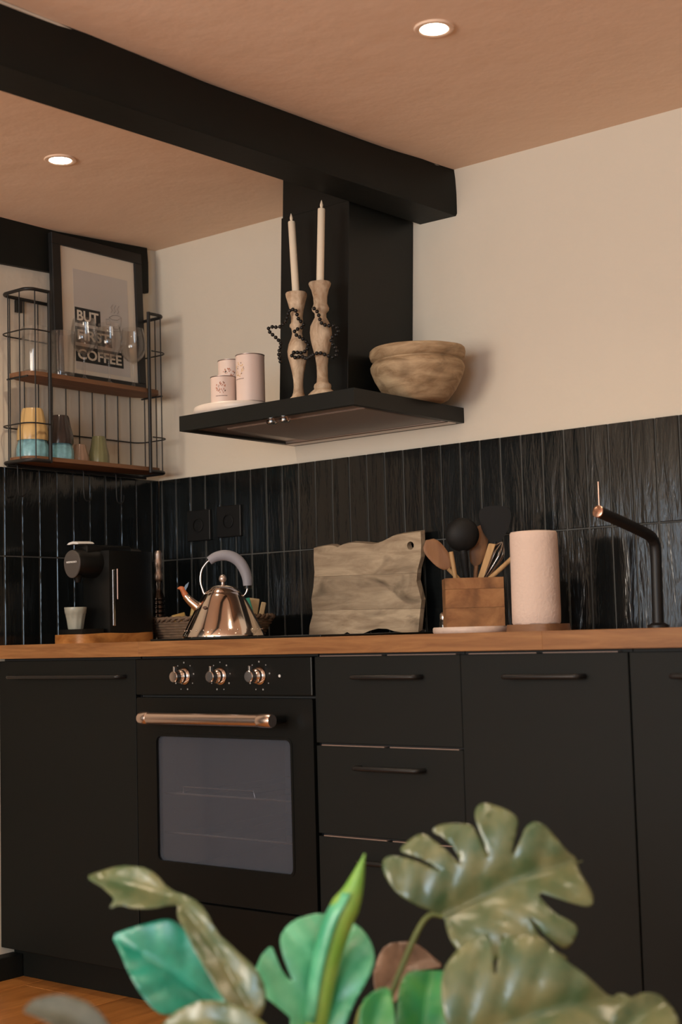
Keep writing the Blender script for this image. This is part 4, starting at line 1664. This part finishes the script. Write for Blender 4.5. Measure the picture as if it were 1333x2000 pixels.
# ================================================================== PLANT IN THE FOREGROUND
LEAVES = [
    ('A', (2.151,-1.532,0.533),(0.718,0.605,0.345),(0.517,-0.795,0.318),
     [(0, 0),(111, 7),(207, 0)],
     [(0, 0),(-10, 8),(-30, 25),(-48, 48),(-55, 73),(-54, 94),(-45, 102),(-31, 98),(-16, 87),(1, 72),(23, 49),(4, 77),(-14, 92),(-24, 102),(-16, 108),(6, 114),(18, 111),(26, 97),(35, 82),(49, 47),(49, 74),(40, 96),(30, 107),(30, 114),(43, 115),(65, 107),(83, 98),(85, 83),(88, 39),(89, 78),(90, 101),(94, 113),(102, 120),(113, 119),(128, 107),(141, 92),(146, 79),(136, 65),(114, 35),(137, 53),(149, 66),(162, 70),(170, 67),(179, 56),(185, 36),(192, 17),(201, 7),(197, -7),(197, -25),(199, -44),(197, -55),(192, -62),(183, -61),(166, -49),(149, -35),(130, -19),(132, -34),(141, -55),(153, -68),(161, -79),(158, -88),(146, -98),(134, -102),(125, -90),(114, -71),(106, -39),(109, -76),(121, -99),(135, -113),(122, -120),(89, -111),(60, -92),(68, -49),(49, -84),(23, -74),(4, -58),(-3, -43),(-4, -22)]),
    ('B', (2.258,-1.661,0.399),(0.733,0.617,0.286),(0.495,-0.773,0.396),
     [(0, 0),(102, 12),(217, 0)],
     [(3, 73),(11, 91),(22, 104),(40, 115),(60, 123),(79, 125),(85, 121),(83, 107),(71, 61),(89, 95),(96, 107),(105, 111),(124, 106),(145, 97),(152, 88),(157, 74),(167, 56),(179, 43),(190, 26),(205, 4),(219, 8),(230, -1),(230, -11),(208, -23),(176, -41),(121, -45),(57, -37),(11, -16),(-4, 17),(-3, 49)]),
    ('C', (2.438,-1.597,0.418),(0.501,0.658,0.562),(0.481,-0.752,0.451),
     [(0, 0),(51, 5),(92, 0)],
     [(18, 24),(42, 27),(66, 25),(83, 16),(92, 4),(89, -15),(81, -31),(62, -53),(16, -32),(0, -4)]),
    ('D', (2.067,-1.728,0.385),(-0.044,0.419,0.907),(0.575,-0.732,0.366),
     [(0, 0),(82, -3),(175, 0)],
     [(79, 88),(93, 86),(107, 83),(119, 74),(106, 65),(87, 51),(77, 34),(97, 49),(115, 60),(131, 66),(149, 61),(166, 44),(178, 22),(179, -3),(172, -32),(155, -51),(137, -62),(117, -64),(93, -57),(71, -48),(38, -43),(9, -29),(-6, 12),(2, 38),(32, 24),(44, 47),(56, 74),(64, 83)]),
    ('E', (2.057,-1.814,0.444),(-0.731,-0.244,0.637),(0.641,-0.568,0.517),
     [(0, 0),(101, -29),(185, -42),(282, 0)],
     [(299, 15),(292, -4),(274, -24),(251, -40),(227, -45),(200, -42),(168, -53),(144, -53),(115, -43),(78, -42),(40, -42),(15, -34),(-3, -11),(0, 9),(21, 16),(50, 13),(87, 4),(124, -7),(150, -17),(165, -23),(174, -35),(180, -27),(191, -6),(211, 11),(228, 18),(234, 33),(238, 18),(251, 14),(274, 12)]),
    ('T', (1.958,-1.786,0.444),(-0.644,-0.516,0.564),(0.733,-0.628,0.262),
     [(0, 0),(76, -5),(158, 0)],
     [(163, 0),(149, -17),(130, -37),(113, -54),(98, -57),(72, -54),(34, -39),(-4, -18),(-20, 6),(1, 23),(29, 29),(42, 45),(58, 51),(88, 43),(118, 28),(141, 12)]),
    ('F', (2.169,-2.147,0.499),(-0.839,-0.368,0.401),(0.544,-0.593,0.593),
     [(0, 0),(65, -9),(114, 0)],
     [(115, 5),(113, -8),(97, -18),(71, -27),(46, -28),(19, -20),(-8, -1),(33, 20),(67, 8),(101, 5)]),
    ('G', (2.152,-1.899,0.441),(-0.871,-0.445,0.210),(0.451,-0.551,0.702),
     [(0, 0),(63, -16),(134, 0)],
     [(139, 5),(128, -16),(101, -32),(65, -40),(31, -35),(6, -18),(4, 8),(107, 36)]),
    ('H', (2.164,-1.609,0.375),(-0.141,0.462,0.876),(0.515,-0.721,0.464),
     [(0, 0),(52, 3),(107, 0)],
     [(21, 37),(67, 41),(92, 36),(103, 17),(109, -10),(101, -29),(65, -36),(6, -40),(-8, 30)]),
    ('I', (2.151,-1.706,0.396),(0.034,0.470,0.882),(0.608,-0.710,0.355),
     [(0, 0),(38, 1),(80, 0)],
     [(20, 20),(50, 26),(74, 12),(83, -4),(63, -14),(17, -32),(-6, 8)]),
    ('N', (1.984,-1.470,0.388),(0.366,0.818,0.444),(0.523,-0.576,0.628),
     [(0, 0),(61, 14),(109, 0)],
     [(34, 45),(57, 53),(84, 43),(104, 24),(113, -1),(112, -17),(96, -16),(71, -4),(41, -16),(11, -28),(-5, -6),(10, 27)]),
]
PX, PY = 2.10, -1.66
pl = thing('monstera_plant', 'leafy monstera in a floor pot, standing in front of the oven and drawers', 'plant', (PX, PY, 0))
bm = new()
lathe(bm, [(0, 0), (.095, 0), (.10, .005), (.128, .24), (.134, .245), (.134, .27), (.126, .272), (.120, .245), (.0, .24)], 40)
obj('pot', bm, 'terracotta', pl, 40)
bm = new()
lathe(bm, [(.121, .238), (.10, .250), (0, .255)], 30)
obj('soil', bm, 'soil', pl, 40)
OFF = Vector((PX, PY, 0))
LMAT = {'A': 'leaf_olive', 'B': 'leaf_olive', 'C': 'leaf_olive', 'D': 'leaf_emerald', 'E': 'leaf_olive', 'T': 'leaf_teal', 'F': 'leaf_grey', 'G': 'leaf_olive', 'H': 'leaf_deep', 'I': 'leaf_deep', 'N': 'leaf_brown'}


def make_leaf(key, org, X, n, rib, outline):
    org, X, n = Vector(org), Vector(X), Vector(n)
    Y = n.cross(X)
    out = [(a / 1000, b / 1000) for a, b in outline]
    out = smooth_closed(out, 1)
    L = max(p[0] for p in out) - min(p[0] for p in out)
    Wd = max(abs(p[1]) for p in out)
    rb = [Vector((a / 1000, b / 1000)) for a, b in rib]

    def inside(x, y):
        c = False
        for i in range(len(out)):
            (x0, y0), (x1, y1) = out[i - 1], out[i]
            if (y0 > y) != (y1 > y) and x < (x1 - x0) * (y - y0) / (y1 - y0) + x0:
                c = not c
        return c
    st = max(.006, L / 34)
    pts = [Vector(p) for p in out]
    x0, x1 = min(p[0] for p in out), max(p[0] for p in out)
    y0, y1 = min(p[1] for p in out), max(p[1] for p in out)
    x = x0
    while x < x1:
        y = y0
        while y < y1:
            if inside(x, y):
                pts.append(Vector((x + random.uniform(-.2, .2) * st, y)))
            y += st
        x += st
    m = len(out)
    v2, _, f2, _, _, _ = delaunay_2d_cdt(pts, [(i, (i + 1) % m) for i in range(m)], [], 1, 1e-5)

    def ribdist(p):
        best = 9
        for a, b in zip(rb, rb[1:]):
            ab = b - a
            t = max(0, min(1, (p - a).dot(ab) / ab.length_squared))
            q = a + ab * t
            d = (p - q)
            if d.length < abs(best):
                s = 1 if ab.x * d.y - ab.y * d.x > 0 else -1
                best = s * d.length
        return best

    def lift(p):
        d = ribdist(p)
        ad = abs(d)
        v = .50 * ad - 3.6 * ad * ad                       # halves rise from the midrib, then roll over
        v += .0042 * (abs(math.sin((p.x - ad * .75) * 66)) ** .6) * min(1, ad / .025)   # creases along the side veins
        v -= .55 * max(0, p.x / max(L, .05) - .45) ** 2 * L * .9   # tip droops
        return v
    bm = new()
    vs = [bm.verts.new(org - OFF + X * p.x + Y * p.y + n * lift(p)) for p in v2]
    for f in f2:
        try:
            bm.faces.new([vs[i] for i in f])
        except ValueError:
            pass
    o = obj('leaf', bm, LMAT[key], pl, 60)
    md = o.modifiers.new('thickness', 'SOLIDIFY')
    md.thickness = .0012
    md.offset = 0
    # raised midrib
    bm = new()
    pts = []
    for a, b in zip(rb, rb[1:]):
        for k in range(6):
            p = a.lerp(b, k / 6)
            pts.append(org - OFF + X * p.x + Y * p.y + n * (lift(p) + .0006))
    e = rb[-1]
    if inside(e.x * .97, e.y * .97):
        e = e * .97
    pts.append(org - OFF + X * e.x + Y * e.y + n * (lift(e) + .0003))
    tube(bm, pts, [.0030 * (1 - .75 * i / (len(pts) - 1)) for i in range(len(pts))], 8)
    obj('midrib', bm, LMAT[key], o, 60)
    # petiole down to the pot
    b0 = org - OFF + X * rb[0].x + Y * rb[0].y + n * lift(rb[0])
    r0 = random.Random(key)
    foot = Vector((r0.uniform(-.05, .05), r0.uniform(-.05, .05), .235))
    mid = b0.lerp(foot, .5) + Vector((0, 0, .0)) - X * .03
    bm = new()
    cv = spline([b0 + X * .004, b0 - X * .035, mid, foot], 8)
    tube(bm, cv, [.0032 + .0022 * i / len(cv) for i in range(len(cv))], 8)
    s = obj('stalk', bm, 'stem_green', pl, 60)
    return o


for lf in LEAVES:
    make_leaf(*lf)

# young leaf still rolled to a spike
SP = [(2.0709, -1.7208, 0.387), (2.0836, -1.7083, 0.4833), (2.0993, -1.6963, 0.5483), (2.1136, -1.6825, 0.5869), (2.126, -1.6711, 0.6338)]
bm = new()
ctr = [Vector(p) - OFF for p in SP]
cv = spline(ctr, 8)
nS = len(cv)
rad = []
for i in range(nS):
    f = i / (nS - 1)
    rad.append(.014 + .005 * math.sin(min(1, f / .62) * PI / 2) if f < .62 else max(.0012, .019 * (1 - (f - .62) / .38) ** .85))
tube(bm, cv, rad, 18)
obj('rolled_leaf', bm, 'leaf_lime', pl, 60)
bm = new()
flap = []
for i in range(int(nS * .12), int(nS * .78)):
    f = i / (nS - 1)
    flap.append((cv[i], rad[i]))
rings = []
sr = Vector((-.7749, -.6315, 0))
for c, r in flap:
    row = []
    for k in range(9):
        a = math.radians(-70 + 150 * k / 8)
        rr = r + .0016 + .003 * k / 8
        row.append(bm.verts.new(c + sr * rr * math.cos(a) + Vector((.63, -.77, 0)) * rr * math.sin(a)))
    rings.append(row)
for a, b in zip(rings, rings[1:]):
    for k in range(8):
        bm.faces.new((a[k], a[k + 1], b[k + 1], b[k]))
o = obj('rolled_leaf_wrap', bm, 'leaf_emerald', pl, 60)
md = o.modifiers.new('thickness', 'SOLIDIFY')
md.thickness = .001
bm = new()
tube(bm, spline([ctr[0], ctr[0].lerp(Vector((0, 0, .235)), .5) + Vector((.01, 0, 0)), Vector((0, .01, .235))], 8), .006, 8)
obj('stalk', bm, 'stem_green', pl, 60)
